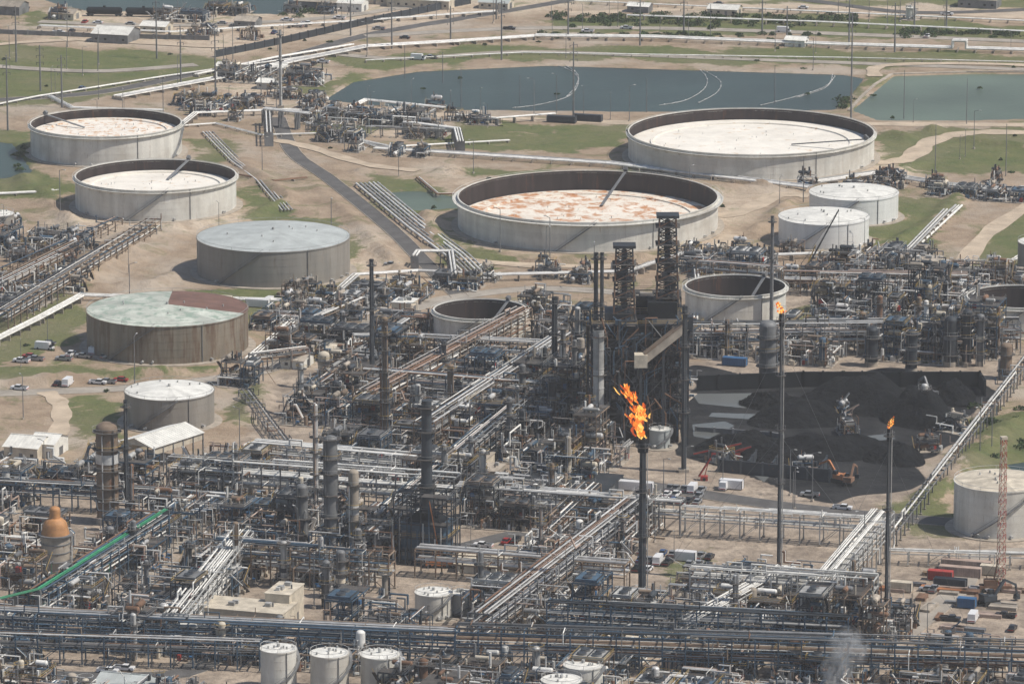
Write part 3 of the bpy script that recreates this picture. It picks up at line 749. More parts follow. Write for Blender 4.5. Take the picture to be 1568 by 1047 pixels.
for px,py,w,d,hs in [(380,120,24,26,.35),(470,125,18,24,.35),(320,165,20,20,.35),(290,160,12,12,.3),(540,185,26,20,.4),(620,190,24,22,.45),(660,205,16,14,.4),(520,215,18,12,.35),(740,190,14,8,.3),
   (30,385,24,24,.5),(90,372,22,14,.4),(15,465,26,24,.6),(70,430,18,14,.4),(1360,285,14,10,.3),(1480,300,30,14,.35),(1540,305,20,14,.35),(600,455,26,16,.4),(530,470,24,14,.35),(450,490,22,14,.35),(700,440,18,12,.3),
   (1110,415,34,20,.5),(1250,440,30,16,.55),(1330,420,26,18,.5),(1400,415,24,16,.55),(1490,540,26,20,1.2),(330,1000,24,14,.5),(470,540,20,14,.45),(425,500,16,16,.45),(370,590,14,10,.5),(1420,550,30,16,.9),(130,745,24,16,.7),(20,735,26,12,.6),
   (1100,905,24,18,.5),(1180,935,26,18,.6),(1290,930,22,14,.7),(1080,960,26,14,.6),(1230,980,24,12,.5),(1390,470,26,20,.7),(1320,500,26,20,.7),
   (280,30,26,20,.3),(350,20,20,16,.3),
   (570,530,26,18,.6),(620,500,22,16,.5),(500,520,18,14,.5),(600,560,26,18,.8),(545,580,22,16,.8),(830,480,16,16,.5),(870,520,22,20,.9),(1080,395,20,12,.4),(440,540,14,12,.4)]:
    k+=1; me_=process_unit(5000+k,w,d,hs,rnd.choice([0,1]) if hs>.45 else 0,'pump_station',.8); x,y=G(px,py); place(me_,'pump_station',(x,y,0),ROT)
SK=[process_unit(9000+i,rnd.uniform(6,10),rnd.uniform(5,8),.28,0,'equipment_skid',1.3) for i in range(10)]
def onroad(px,py):
    x,y=G(px,py)
    for m_,w,p in ROADS:
        if float(segdist(poly(p),np.array([x]),np.array([y]))[0])<w/2+4: return True
    return any(math.hypot(x-G(a,b_)[0],y-G(a,b_)[1])<w/2/SC(b_)+5 for a,b_,w in TD) or any(inpx(p,px,py) for _,p in PONDS)
for zp,n in [([(380,450),(640,440),(640,560),(420,560)],26),([(440,150),(700,160),(700,240),(480,240)],14),([(330,95),(520,105),(480,190),(300,190)],12),([(0,330),(220,345),(100,460),(0,480)],16),([(1060,385),(1450,395),(1470,440),(1060,440)],20),
             ([(1230,262),(1568,275),(1568,320),(1240,305)],10),([(60,24),(560,14),(330,80),(60,60)],8),([(700,400),(1050,415),(900,450),(700,440)],6),([(1380,400),(1568,420),(1568,460),(1380,450)],8)]:
    xs_=[p[0] for p in zp];ys_=[p[1] for p in zp];c=0;t_=0
    while c<n and t_<n*12:
        t_+=1; px=rnd.uniform(min(xs_),max(xs_)); py=rnd.uniform(min(ys_),max(ys_))
        if inpx(zp,px,py) and not onroad(px,py): place(rnd.choice(SK),'equipment_skid',(*G(px,py),0),ROT+rnd.choice([0,1.57,3.14,4.71])); c+=1
# ------------------------------------------------------------ columns & stacks
def stack(name,px,pb,pt,wpx,mt='steel_dark',taper=.8,plats=2,flare=False,guy=False):
    s=SC(pb); h=(pb-pt)/s/.972; R=wpx/2/s; x,y=G(px,pb); mb=MB()
    mb.box((0,0,.5),(R*4,R*4,1),'concrete')
    n=6
    for i in range(n):
        a=i/n;b_=(i+1)/n; mb.tube((0,0,h*a),(0,0,h*b_),R*(1-(1-taper)*a),mt,14,r2=R*(1-(1-taper)*b_),caps=(i==n-1),capm='soot'); mb.ring((0,0),R*.5,R*(1-(1-taper)*b_)+.12,h*b_-.05,mt,14,.25)
    for i in range(plats):
        z=h-2-i*(h/(plats+1)); rr=R*(1-(1-taper)*z/h); mb.ring((0,0),rr,rr+1.0,z,'grating',12,.15); mb.ring((0,0),rr+.93,rr+1.0,z+1.1,'steel_grey',12,.08)
        for k in range(6): a=6.28*k/6; mb.box(((rr+.97)*math.cos(a),(rr+.97)*math.sin(a),z+.55),(.08,.08,1.1),'steel_grey')
    mb.beam((0,-R-.25,0),(0,-R*taper-.25,h-1),.6,.2,'steel_grey')
    if flare:
        mb.tube((R+.35,0,0),(R*taper+.3,0,h-.5),.15,'pipe_silver',6)
        for k in range(4): a=6.28*k/4+.4; mb.tube((R*1.3*math.cos(a),R*1.3*math.sin(a),h-3),(R*1.2*math.cos(a),R*1.2*math.sin(a),h+.6),.12,'steel_grey',6)
        mb.tube((0,0,h-3.5),(0,0,h),R*1.25,'soot',14,r2=R*1.35)
    if guy:
        for k in range(3):
            a=6.28*k/3+.5; mb.tube((0,0,h*.9),(h*.45*math.cos(a),h*.45*math.sin(a),0),.035,'steel_grey',4); mb.tube((0,0,h*.55),(h*.45*math.cos(a),h*.45*math.sin(a),0),.035,'steel_grey',4)
    return mb.obj(name,(x,y,0)),h
def flame(px,pb,pt,size,seed,name='flare_flame',lean=-.25,wide=1.0,slim=.75,fat=1.0):
    s=SC(pb); z0=(pb-pt)/s/.972; x,y=G(px,pb); r=random.Random(seed); mb=MB(); M=int(150*wide)
    for k in range(M):
        t0=r.random()**.9; L=size*r.uniform(.05,.14)
        sway=lean*(t0**1.4)+.06*math.sin(t0*8+seed)
        wd=(.05+.14*abs(math.sin(math.pi*min(1,t0*1.05)))**.7)*slim*(1+.3*math.sin(t0*17))
        cx=size*(sway+r.gauss(0,1)*wd*.5); cy=size*r.gauss(0,1)*wd*.4; cz=size*t0*.9-.2
        rad=fat*size*r.uniform(.010,.034)*(1.1-.5*t0); m_=4
        dx,dy=r.uniform(-.7,.6)+lean,r.uniform(-.5,.5); pr=None
        mm='flame_hot' if r.random()<.58-.3*t0 else ('flame_orange' if r.random()<.7 else 'flame_red')
        for i in range(m_+1):
            u=i/m_; rr=rad*(math.sin(math.pi*(.12+u*.86)))**.8
            q_=(cx+dx*L*u+.5*rad*math.sin(u*6+k),cy+dy*L*u,cz+L*u)
            if pr: mb.tube(pr[0],q_,pr[1],mm,7,r2=rr,caps=False)
            pr=(q_,rr)
    mb.obj(name,(x,y,z0))
for nm,c1_,c2_,st in(('flame_hot',(1,.62,.16),(1,.40,.06),1.4),('flame_orange',(1,.28,.03),(.95,.16,.02),1.15),('flame_red',(.7,.10,.015),(.45,.06,.012),1.0)):
    m,nt,b,o=newmat(nm); nt.nodes.remove(b); e=N(nt,'ShaderNodeEmission'); e.inputs[1].default_value=st
    c=mix(nt,maprange(nt,noise(nt,.9,3,.6),.4,.6),c1_,c2_); nt.links.new(c,e.inputs[0]); nt.links.new(e.outputs[0],o.inputs[0])
stack('flare_stack',983,945,672,13,'steel_dark',.75,3,True); flame(983,945,672,15.8,3)
stack('flare_stack',1192,892,482,6,'steel_dark',.8,4,True,True); flame(1192,892,484,4.2,4,lean=-.2,wide=.4,slim=1.6,fat=2.2)
stack('flare_stack',1356,992,655,6,'steel_dark',.85,2,True,True); flame(1356,992,655,3.6,5,lean=.3,wide=.3,slim=1,fat=1.4)
stack('chimney_stack',570,600,398,8); stack('chimney_stack',849,600,455,10,'steel_dark',.9); stack('chimney_stack',1181,500,332,6,'steel_grey')
stack('chimney_stack',912,600,388,7,'steel_dark',.95); stack('chimney_stack',921,602,388,6,'steel_dark',.95)
stack('chimney_stack',1047,722,470,8,'steel_dark',.95,4); stack('elevator_shaft',916,680,505,17,'steel_light',1.0,2)
stack('chimney_stack',195,800,612,7,'steel_dark'); stack('chimney_stack',430,165,48,5,'steel_light')
def hero_col(px,pb,pt,wpx,mt,seed):
    s=SC(pb); mb=MB(); column(mb,random.Random(seed),0,0,wpx/2/s,(pb-pt)/s/.972,mt); x,y=G(px,pb); mb.obj('distillation_column',(x,y,0))
for a in [(166,800,655,34,'frame_tan',1),(507,855,672,22,'steel_grey',2),(542,855,722,16,'concrete',3),(522,915,845,14,'steel_grey',4),(463,840,745,18,'steel_grey',5),(590,690,488,10,'frame_tan',6),(515,640,585,12,'steel_dark',7),
          (496,590,543,18,'paint_cream',8),(484,790,620,8,'pipe_silver',9),(1175,580,498,26,'steel_grey',10),(1335,560,505,18,'steel_dark',11),(1320,540,480,10,'frame_tan',12),(1395,570,510,18,'steel_dark',13),(1455,560,490,20,'steel_dark',14),
          (1480,560,478,14,'steel_dark',15),(1500,560,484,12,'steel_grey',16),(1415,640,590,10,'pipe_silver',17),(362,900,800,9,'frame_tan',18),(500,930,860,12,'steel_grey',19),(800,640,560,10,'steel_grey',20),(845,660,580,12,'steel_dark',21),
          (690,640,560,10,'frame_tan',22),(1125,970,880,7,'pipe_silver',23),(640,660,590,9,'steel_light',24),(205,1010,940,9,'pipe_silver',25),(590,960,880,9,'concrete',26),(780,700,610,9,'steel_grey',27),(435,900,830,10,'steel_light',28),(1540,580,530,18,'frame_tan',29),(740,770,690,9,'pipe_silver',30),(870,745,670,9,'concrete',31)]:
    hero_col(*a)
mb=MB(); s=SC(880); R=22/s; h=66/s
mb.tube((0,0,0),(0,0,h),R,'concrete',24,caps=False)
for i in range(5): mb.ring((0,0),R-.05,R+.9 if i in(1,4) else R+.2,h*(i+1)/5,'steel_grey',24,.25)
mb.tube((0,0,h),(0,0,h+2.2),R,'copper',24,r2=R*.86); mb.ball((0,0,h+2.2),R*.86,'copper',24,6,.75,0); mb.tube((0,0,h+4.5),(0,0,h+7.0),R*.38,'copper',16); mb.ball((0,0,h+7.0),R*.38,'copper',16,4,.6,0)
for k in range(5): mb.tube((R+.4,k-2,0),(R+.4,k-2,h*(.5+.1*k)),.2,'pipe_silver',6)
mb.obj('domed_silo',(*G(86,880),0))
mb=MB(); s=SC(850); r=random.Random(5); w=85/s
mb.box((0,0,6.5),(w*.8,9,11),'steel_blue'); mb.box((0,0,13.2),(w*.7,7,2.4),'soot',0,(.5,.5))
frame_struct(mb,r,-w/2,-6,w,12,5,4,'steel_dark',4.0,.35)
mb.tube((0,0,14),(0,0,47),1.7,'steel_dark',18,r2=1.45)
for z in(22,30,38,45): mb.ring((0,0),1.5,2.8,z,'grating',14,.15); mb.ring((0,0),2.7,2.8,z+1.1,'steel_grey',14,.1)
for k in range(10):
    xx=-w/2+w*k/9; mb.tube((xx,-6.4,.5),(xx,-6.4,r.uniform(8,19)),.18,r.choice(PIPES),6)
for i in range(5):
    for j in range(2): mb.box((-w*.33+i*w*.165,-4.53,3.5+j*5),(1.6,.1,2.4),'steel_grey')
mb.obj('fired_heater',(*G(654,858),0),ROT)
# ------------------------------------------------------------ coker
mb=MB(); r=random.Random(9)
frame_struct(mb,r,-14,-9,28,18,8,4.7,'steel_dark',4.6,.6)
frame_struct(mb,r,-3,9.2,17,10,9,4.7,'steel_dark',4.6,.5)
for l in range(7):
    for k in range(3):
        mb.beam((-13+k*8.6,-9,l*4.8),(-13+(k+1)*8.6,-9,(l+1)*4.8),.22,.22,'steel_dark')
        mb.beam((-13+(k+1)*8.6,-9,l*4.8),(-13+k*8.6,-9,(l+1)*4.8),.22,.22,'steel_dark')
for dx in(-6.6,6.6):
    for dy in(-4,5):
        mb.tube((dx,dy,10),(dx,dy,14),1.6,'soot',18,r2=3.9); mb.tube((dx,dy,14),(dx,dy,32),3.9,'soot',20); mb.ball((dx,dy,32),3.9,'soot',20,4,.6,0)
mb.box((0,0,4.5),(26,16,8.6),'soot'); mb.box((0,2,21),(26,10,22),'soot'); mb.box((-6,-1,39),(8,10,3.4),'steel_dark'); mb.box((8,3,40),(9,9,6),'soot'); mb.box((6,14,36),(12,7,10),'soot')
for k in range(170):
    xx=r.uniform(-15,15);yy=r.choice([-9.6,-10.1,r.uniform(-9,-5)]); za=r.uniform(.5,32); mb.pipe([(xx,yy,za),(xx,yy,min(40,za+r.uniform(2,9))),(max(-15,min(15,xx+r.uniform(-6,6))),yy,min(40,za+9))],r.uniform(.09,.28),r.choice(['steel_grey','steel_dark','steel_blue','pipe_rust','soot','steel_dark']))
for k in range(60): mb.box((r.uniform(-13,13),r.uniform(-9,-6),r.randrange(1,9)*4.7+.9),(r.uniform(.6,2),r.uniform(.6,2),1.4),r.choice(['steel_dark','steel_grey','frame_tan','steel_blue']))
def lattice(mb,x,y,z0,z1,w0,w1,mt,mt2,lev=6,t=.28):
    C=[(-1,-1),(1,-1),(1,1),(-1,1)]
    def P(i,l):
        u=l/lev; w=(w0+(w1-w0)*u)/2; return (x+C[i%4][0]*w,y+C[i%4][1]*w,z0+(z1-z0)*u)
    for l in range(lev):
        for i in range(4):
            m_=mt if l%2==0 else mt2
            mb.beam(P(i,l),P(i,l+1),t,t,m_); mb.beam(P(i,l),P(i+1,l+1),t*.6,t*.6,mt2); mb.beam(P(i+1,l),P(i,l+1),t*.6,t*.6,mt); mb.beam(P(i,l+1),P(i+1,l+1),t*.8,t*.8,mt)
        if l%2 and t>.25: mb.box((x,y,P(0,l)[2]),(w0*1.1,w0*1.1,.15),'grating')
    mb.box((x,y,z1+.4),(w1*1.4,w1*1.2,.8),mt)
lattice(mb,-4,-3,38,61,6.6,5.0,'steel_dark','pipe_rust',9,.42)
lattice(mb,9.5,4,41,69,6.8,5,'steel_dark','pipe_rust',10,.42)
mb.tube((-4,-3,38),(-4,-3,60),.9,'steel_dark',8); mb.tube((9.5,4,38),(9.5,4,68),.9,'steel_dark',8)
for k in range(12): mb.box((-4+r.uniform(-2,2),-3+r.uniform(-2,2),r.uniform(40,60)),(1.5,1.5,1.8),'steel_dark'); mb.box((9.5+r.uniform(-2,2),4+r.uniform(-2,2),r.uniform(42,67)),(1.6,1.6,1.8),'steel_dark')
mb.beam((2,-13,28),(15.5,-11,38.5),3.0,2.6,'concrete'); mb.beam((2,-13,29.6),(15.5,-11,40.1),3.4,.3,'frame_tan')
mb.box((1,-13.1,27.5),(4,4,4),'paint_cream'); mb.beam((8,-12.5,0),(8,-12.5,31),.8,.8,'steel_dark'); mb.beam((1,-13,0),(1,-13,26),.9,.9,'steel_dark'); mb.box((15.5,-11,39),(3,3.4,4),'steel_dark')
mb.beam((15.5,-11,0),(15.5,-11,38),.9,.9,'steel_dark')
mb.obj('coker_unit',(*G(974,668),0),0.0)
for px,py,w_,d_ in((880,640,18,20),(885,600,20,16),(1000,610,24,20)):
    place(process_unit(7000+px,w_,d_,1.6,2,'process_unit'),'process_unit',(*G(px,py),0),ROT)
def wallline(pts,h,t,mt,name):
    P=[G(*p) for p in pts]; mb=MB()
    for a_,b_ in zip(P[:-1],P[1:]):
        mb.beam((*a_,h/2),(*b_,h/2),t,h,mt)
        L=math.hypot(b_[0]-a_[0],b_[1]-a_[1]); n=int(L/6)
        for i in range(n+1):
            u=i/max(1,n); mb.box((a_[0]+(b_[0]-a_[0])*u,a_[1]+(b_[1]-a_[1])*u-.1,h/2+.15),(.6,t+.5,h+.3),mt)
    mb.obj(name)
wallline([(1068,598),(1230,592),(1500,592),(1508,606)],5,.8,'soot','coke_pit_wall')
wallline([(1065,660),(1180,668),(1200,672)],1.5,.6,'steel_grey','coke_pit_wall')
wallline([(1100,722),(1270,738)],4,.6,'steel_dark','coke_pit_wall')
for i in range(5): wallline([(1110+i*36,722+i*3),(1122+i*36,706+i*3)],4,.5,'steel_dark','coke_pit_wall')
wallline([(330,88),(420,70),(560,38),(720,6)],3,.8,'steel_dark','retaining_wall'); wallline([(0,52),(150,58),(320,62)],2,.5,'steel_grey','retaining_wall')
def heap(px,py,wx_,wy_,h,seed,name='coke_pile'):
    r=random.Random(seed); ph=[r.random()*6 for _ in range(6)]; n=40; mb=MB(); md=mb.mi('coke')
    for i in range(n+1):
        for j in range(n+1):
            u=i/n*2-1;v=j/n*2-1; rr=math.hypot(u,v)
            z=max(-.05,h*min(1,(1-rr*(1+.14*math.sin(3*math.atan2(v,u)+ph[0])))*1.5))
            z*=1+.16*math.sin(u*7+ph[1])*math.cos(v*6+ph[2]); z+=(.35*math.sin(u*23+ph[3])*math.sin(v*19+ph[4])+r.uniform(-.2,.2)) if z>.3 else 0
            mb.v.append((u*wx_/2,v*wy_/2,z))
    for i in range(n):
        for j in range(n): a=i*(n+1)+j; mb.f.append((a,a+n+1,a+n+2,a+1)); mb.m.append(md); mb.sm.append(True)
    mb.obj(name,(*G(px,py),0))
heap(1320,620,44,34,9,1);heap(1225,640,34,30,5,2);heap(1140,688,30,22,5,3);heap(1410,640,24,34,9,4);heap(1270,690,44,26,4.5,5);heap(1200,705,28,20,3.5,6);heap(1460,610,16,24,5,7);heap(1370,700,20,24,4,8);heap(1180,620,20,16,4,9)
for p in ([(1060,603),(1150,602),(1180,615),(1140,625),(1070,618)],[(1060,650),(1110,645),(1125,652),(1085,672),(1062,668)],[(1175,640),(1210,636),(1215,644),(1180,648)],[(1150,725),(1180,728),(1170,738)],[(1090,632),(1160,634),(1190,640),(1150,642),(1085,638)],[(1320,668),(1360,664),(1372,672),(1330,676)]):
    mb=MB(); mb.quad([(*G(*q_),.07) for q_ in p],'puddle_water'); mb.obj('water_puddle')
for px,py in((1290,640),(1300,665),(1420,690),(1105,708),(1230,725),(1460,660)): place(rnd.choice(SK),'equipment_skid',(*G(px,py),0),rnd.random()*3)
# ------------------------------------------------------------ vehicles
def car_mesh(col,kind='car'):
    mb=MB(); L,W=(4.7,1.85) if kind=='car' else (5.7,2.0)
    if kind=='van': L,W=6.5,2.2
    mb.box((0,0,.62),(L,W,.62),col)
    if kind=='car':
        mb.box((-.15,0,1.2),(2.7,W*.92,.55),'glass_dark',0,(.72,.85)); mb.box((-.15,0,1.5),(1.85,W*.76,.08),col); mb.box((1.75,0,.95),(1.1,W*.94,.1),col,0,(.85,.9))
    elif kind=='pickup':
        mb.box((.5,0,1.25),(2.2,W*.92,.65),'glass_dark',0,(.72,.85)); mb.box((.5,0,1.6),(1.55,W*.78,.08),col)
        mb.box((-1.7,0,.95),(2.0,W-.3,.06),'rubber')
        for yy in(-W/2+.08,W/2-.08): mb.box((-1.75,yy,1.05),(2.2,.14,.3),col)
        mb.box((-2.78,0,1.05),(.12,W,.3),col); mb.box((2.2,0,1.0),(1.2,W*.94,.15),col)
    else:
        mb.box((-.5,0,1.7),(5.2,W,1.7),col,0,(.97,.93)); mb.box((2.2,0,1.35),(1.3,W*.95,.8),'glass_dark',0,(.4,.85))
    for xx in(-L*.31,L*.31):
        for yy in(-W/2+.1,W/2-.1): mb.tube((xx,yy-.12,.36),(xx,yy+.12,.36),.36,'rubber',12)
    mb.box((L/2+.02,0,.6),(.08,W*.9,.2),'steel_light'); mb.box((-L/2-.02,0,.6),(.08,W*.9,.2),'paint_red')
    return mb.mesh('parked_'+kind)
CARS=[(car_mesh(c,k),'parked_'+{'car':'car','pickup':'pickup_truck','van':'van'}[k]) for k,c in [('car','car_white'),('pickup','car_white'),('car','car_silver'),('pickup','car_black'),('car','car_red'),('pickup','car_silver'),('car','car_blue'),('van','car_white'),('pickup','car_white'),('pickup','car_silver'),('car','car_black')]]
def car(px,py,rz=None,k=None):
    me_,nm=CARS[k] if k is not None else rnd.choice(CARS)
    x,y=G(px,py); place(me_,nm,(x,y,.14 if py<1040 else .3),ROT+(rnd.choice([0,1.57,3.14]) if rz is None else rz)+rnd.uniform(-.06,.06))
for p in [(45,548),(68,535),(33,555),(55,552),(98,552),(128,548),(145,541),(75,528),(108,545),(160,548),(88,590),(104,590),(150,588),(165,587),(30,597),(185,584),(25,1030),(60,1030),(165,1030),(190,1026),(412,466),(440,470),(470,466),(500,468),(535,465),(590,452),(620,448),(480,100),(495,97),(580,46),(455,42),(125,138),(640,92),(660,90),(1530,735),(775,832),(790,830),(740,838),(850,792),(870,795),(690,700),(700,706),(662,720),(1110,748),(1490,950),(1500,905),(1455,950),(1430,905),(1540,945),(600,408),(598,460),(1240,760),(1290,780),(1420,905),(1550,965),(820,450),(560,470),(600,735),(720,690),(470,38),(520,30),(620,60),(40,15),(420,52),(90,52),(110,50),(300,52),(540,40),(780,46),(900,50),(1100,8),(1230,14),(1450,24),(130,36),(150,37),(200,39),(340,38),(380,36),(440,33),(960,45),(1200,50),(1420,58)]: car(*p)
for i in range(8):
    for j in range(3):
        if rnd.random()<.7: car(988+i*12-j*3+rnd.uniform(-2,2),748+j*9+i*.8,1.57)
for i in range(9):
    for j in range(3):
        if rnd.random()<.6: car(968+i*15-j*4+rnd.uniform(-2,2),846+j*13+i*1.2,1.57)
def container(px,py,col,L=8,rz=0,h=2.6):
    mb=MB(); mb.box((0,0,h/2+.3),(L,2.5,h),col)
    n=int(L/.6)
    for i in range(n):
        for yy in(-1.28,1.28): mb.box((-L/2+.3+i*.6,yy,h/2+.3),(.22,.06,h-.3),col)
    for xx in(-L/2,L/2):
        for yy in(-1.25,1.25): mb.box((xx,yy,h/2+.3),(.2,.2,h+.06),'steel_grey')
    mb.obj('shipping_container',(*G(px,py),0),ROT+rz)
for a in [(1480,872,'pipe_pink',14),(1470,882,'pipe_pink',12),(1440,888,'paint_red',7),(1455,900,'steel_dark',9),(1520,880,'paint_cream',7),(1415,440,'paint_blue',7),(1440,455,'paint_blue',9),(1455,452,'paint_red',5),(1050,858,'car_white',6),(1435,462,'steel_dark',8),(965,750,'car_white',14),(1120,748,'car_white',7),(1125,560,'paint_blue',8),(1380,905,'paint_cream',6),(1370,970,'steel_grey',8),(1480,930,'paint_blue',5),(340,465,'paint_cream',7),(395,470,'car_white',8),(860,188,'steel_dark',12),(900,186,'steel_dark',12)]: container(*a)
for k in range(26):
    px,py=rnd.uniform(1360,1560),rnd.uniform(880,975); mb=MB(); m_=rnd.choice(['pipe_pink','wood','pipe_rust','concrete','pipe_pink','steel_grey','paint_orange']); L=rnd.uniform(4,10)
    for i in range(rnd.randint(3,6)):
        for z in(.35,.8): mb.beam((-L/2,i*.55,z),(L/2,i*.55,z),.45,.4,m_)
    for xx in(-L/3,L/3): mb.box((xx,1,.07),(.3,3,.14),'wood')
    mb.obj('lumber_stack' if m_=='wood' else 'pipe_stack',(*G(px,py),0),ROT+rnd.choice([0,0,1.57])+rnd.uniform(-.1,.1))
def crane(px,py,boom_px,col,rz=0,name='mobile_crane'):
    s=SC(py); mb=MB(); mb.box((0,0,1.3),(9,2.6,1.2),col)
    for xx in(-3.4,-1.8,1.8,3.4):
        for yy in(-1.2,1.2): mb.tube((xx,yy-.2,.6),(xx,yy+.2,.6),.6,'rubber',12)
    mb.box((-1.5,0,2.7),(3.5,2.4,1.6),col); mb.box((.9,.9,2.7),(1.4,1,1.5),'glass_dark')
    dx,dz=boom_px[0]/s,boom_px[1]/s/.972
    a=(-.5,0,3);b_=(dx,0,dz)
    for yy,zz in((-.45,-.4),(.45,-.4),(-.45,.4),(.45,.4)): mb.beam((a[0],yy,a[2]+zz),(b_[0],yy*.5,b_[2]+zz*.5),.16,.16,col)
    n=14
    for i in range(n):
        for yy in(-.4,.4):
            p=[a[k]+(b_[k]-a[k])*i/n for k in range(3)];q=[a[k]+(b_[k]-a[k])*(i+1)/n for k in range(3)]
            sg=1 if i%2 else -1; mb.beam((p[0],yy,p[2]+.4*sg),(q[0],yy,q[2]-.4*sg),.1,.1,col)
    mb.tube(b_,(b_[0]+.2,0,dz*.35),.06,'steel_dark',4); mb.box((b_[0]+.2,0,dz*.34),(.5,.5,.9),'paint_yellow')
    mb.tube((-2.6,0,4.5),b_,.05,'steel_dark',4); mb.beam((-2.2,0,3),(-2.6,0,4.6),.2,.2,col)
    mb.obj(name,(*G(px,py),0),rz)
crane(1238,422,(45,100),'steel_dark'); crane(1234,428,(14,52),'paint_yellow')
crane(676,868,(-18,100),'paint_orange'); crane(1524,905,(3,50),'pipe_rust')
def excavator(px,py,col,rz,sc=1):
    mb=MB()
    for yy in(-1.2,1.2): mb.box((0,yy,.5),(4.2,.6,.9),'rubber',0,(.85,1))
    mb.box((-.4,0,1.6),(3.2,2.4,1.1),col); mb.box((.7,.7,2.4),(1.3,1,1.4),'glass_dark',0,(.8,.9)); mb.box((-1.6,0,2.2),(1,2.3,.6),col)
    mb.beam((1,-.2,1.8),(3.6,-.2,5),.45,.6,col); mb.beam((3.6,-.2,5),(6.4,-.2,3.6),.4,.5,col); mb.beam((6.4,-.2,3.8),(6.9,-.2,1.2),.3,.4,col)
    mb.box((6.8,-.2,.9),(1.1,1.2,1),'steel_dark',0,(.7,1)); mb.tube((1.6,-.2,2),(3.1,-.2,4),.12,'steel_light',6)
    o=mb.obj('excavator',(*G(px,py),0),rz); o.scale=(sc,)*3
excavator(1285,738,'paint_orange',2.4,1.2); excavator(1425,612,'steel_grey',2.0,1.3); excavator(1300,742,'pipe_rust',1.2,1.1); excavator(1515,925,'steel_dark',.5,1.3)
for a,b_,c_ in [((1062,700),(1135,690),'paint_red'),((1110,700),(1150,695),'paint_red'),((1070,735),(1088,712),'paint_red'),((1275,640),(1300,612),'steel_light'),((1285,640),(1315,630),'pipe_pink')]:
    P=G(*a);Q=G(b_[0],a[1]); z1=(a[1]-b_[1])/SC(a[1])+2.5; mb=MB(); q=(Q[0]-P[0],0,z1)
    for yy in(-.6,.6): mb.beam((0,yy,1.2),(q[0],yy,q[2]),.2,.4,c_)
    for i in range(9): u=i/8; mb.box((q[0]*u,0,1.2+(q[2]-1.2)*u),(.25,1.3,.2),'steel_dark')
    mb.beam((0,0,1.45),(q[0],0,q[2]+.25),1.0,.08,'rubber'); mb.box((q[0]*.45,0,.7),(2.2,1.8,1.4),c_); mb.beam((q[0]*.5,.6,1.3),(q[0]*.8,.6,q[2]*.8),.15,.15,c_); mb.beam((q[0]*.5,-.6,1.3),(q[0]*.8,-.6,q[2]*.8),.15,.15,c_)
    for yy in(-1,1): mb.tube((q[0]*.45,yy-.15,.5),(q[0]*.45,yy+.15,.5),.5,'rubber',10)
    mb.obj('mobile_conveyor',(P[0],P[1],0))
mb=MB(); lattice(mb,0,0,0,(905-665)/SC(905),2.0,1.3,'paint_cream','paint_red',26,.13); mb.obj('lattice_mast',(*G(1532,905),0),.3)
# ------------------------------------------------------------ buildings
def building(name,px,py,w,d,h,wall,roof,gable=True,open_=False,rz=0):
    mb=MB(); rh=d*.16
    if open_:
        for i in range(6):
            for yy in(-d/2,d/2): mb.box((-w/2+w*i/5,yy,h/2),(.35,.35,h),'steel_grey')
        mb.box((0,d/2-.1,h*.75),(w,.12,h*.5),wall); mb.box((0,-d/2+.1,h*.85),(w,.12,h*.25),wall)
    else:
        mb.box((0,0,h/2),(w,d,h),wall)
        n=max(2,int(w/3.5))
        for i in range(n):
            xx=-w/2+w*(i+.5)/n
            if i==n//2: mb.box((xx,-d/2-.03,1.1),(1.1,.08,2.2),'steel_grey')
            else: mb.box((xx,-d/2-.03,min(h-1,1.7)),(1.1,.08,.9),'glass_dark'); mb.box((xx,-d/2-.07,min(h-1,1.7)-.5),(1.3,.14,.1),'concrete')
        mb.box((w/2+.03,0,1.3),(.08,min(3,d*.4),2.6),'steel_grey')
    e=.5
    if gable:
        A=[(-w/2-e,-d/2-e,h),(w/2+e,-d/2-e,h),(w/2+e,0,h+rh),(-w/2-e,0,h+rh),(-w/2-e,d/2+e,h),(w/2+e,d/2+e,h)]
        mb.quad([A[0],A[1],A[2],A[3]],roof);mb.quad([A[3],A[2],A[5],A[4]],roof)
        mb.quad([(-w/2,-d/2,h-.01),(-w/2,0,h+rh-.15),(-w/2,d/2,h-.01)],wall); mb.quad([(w/2,-d/2,h-.01),(w/2,d/2,h-.01),(w/2,0,h+rh-.15)],wall)
        for i in range(int(w/1.2)): xx=-w/2+i*1.2; mb.beam((xx,-d/2-e,h+.04),(xx,0,h+rh+.04),.1,.06,roof)
        mb.beam((-w/2-e,0,h+rh+.05),(w/2+e,0,h+rh+.05),.5,.1,roof)
    else:
        mb.box((0,0,h+.15),(w+.4,d+.4,.3),roof)
        for k in range(3): mb.box((rnd.uniform(-w/3,w/3),rnd.uniform(-d/4,d/4),h+.8),(rnd.uniform(1,2.2),rnd.uniform(1,2),1),'steel_light')
        mb.tube((w*.3,0,h),(w*.3,0,h+1.4),.25,'steel_grey',8)
    mb.obj(name,(*G(px,py),0),ROT+rz)
B=building
B('open_sided_shed',246,708,24,14,8,'paint_cream','roof_white',True,True,1.25)
B('warehouse',45,696,11,14,4,'paint_cream','roof_white',True); B('warehouse',75,694,8,12,4.5,'roof_white','roof_white',True)
B('control_building',380,962,24,12,6.5,'paint_cream','paint_cream',False)
B('control_building',436,950,7,12,9,'paint_cream','paint_cream',False)
B('shelter_building',738,870,12,12,2.6,'roof_white','paint_cream',True); B('shelter_building',795,875,10,9,3,'paint_cream','paint_cream',True)
B('control_building',726,722,10,10,5,'paint_cream','concrete',False); B('control_building',715,700,7,8,4,'steel_blue','roof_white',False)
B('metal_shed',178,62,17,16,4,'steel_grey','roof_white',True); B('control_building',745,735,9,10,4,'concrete','concrete',False)
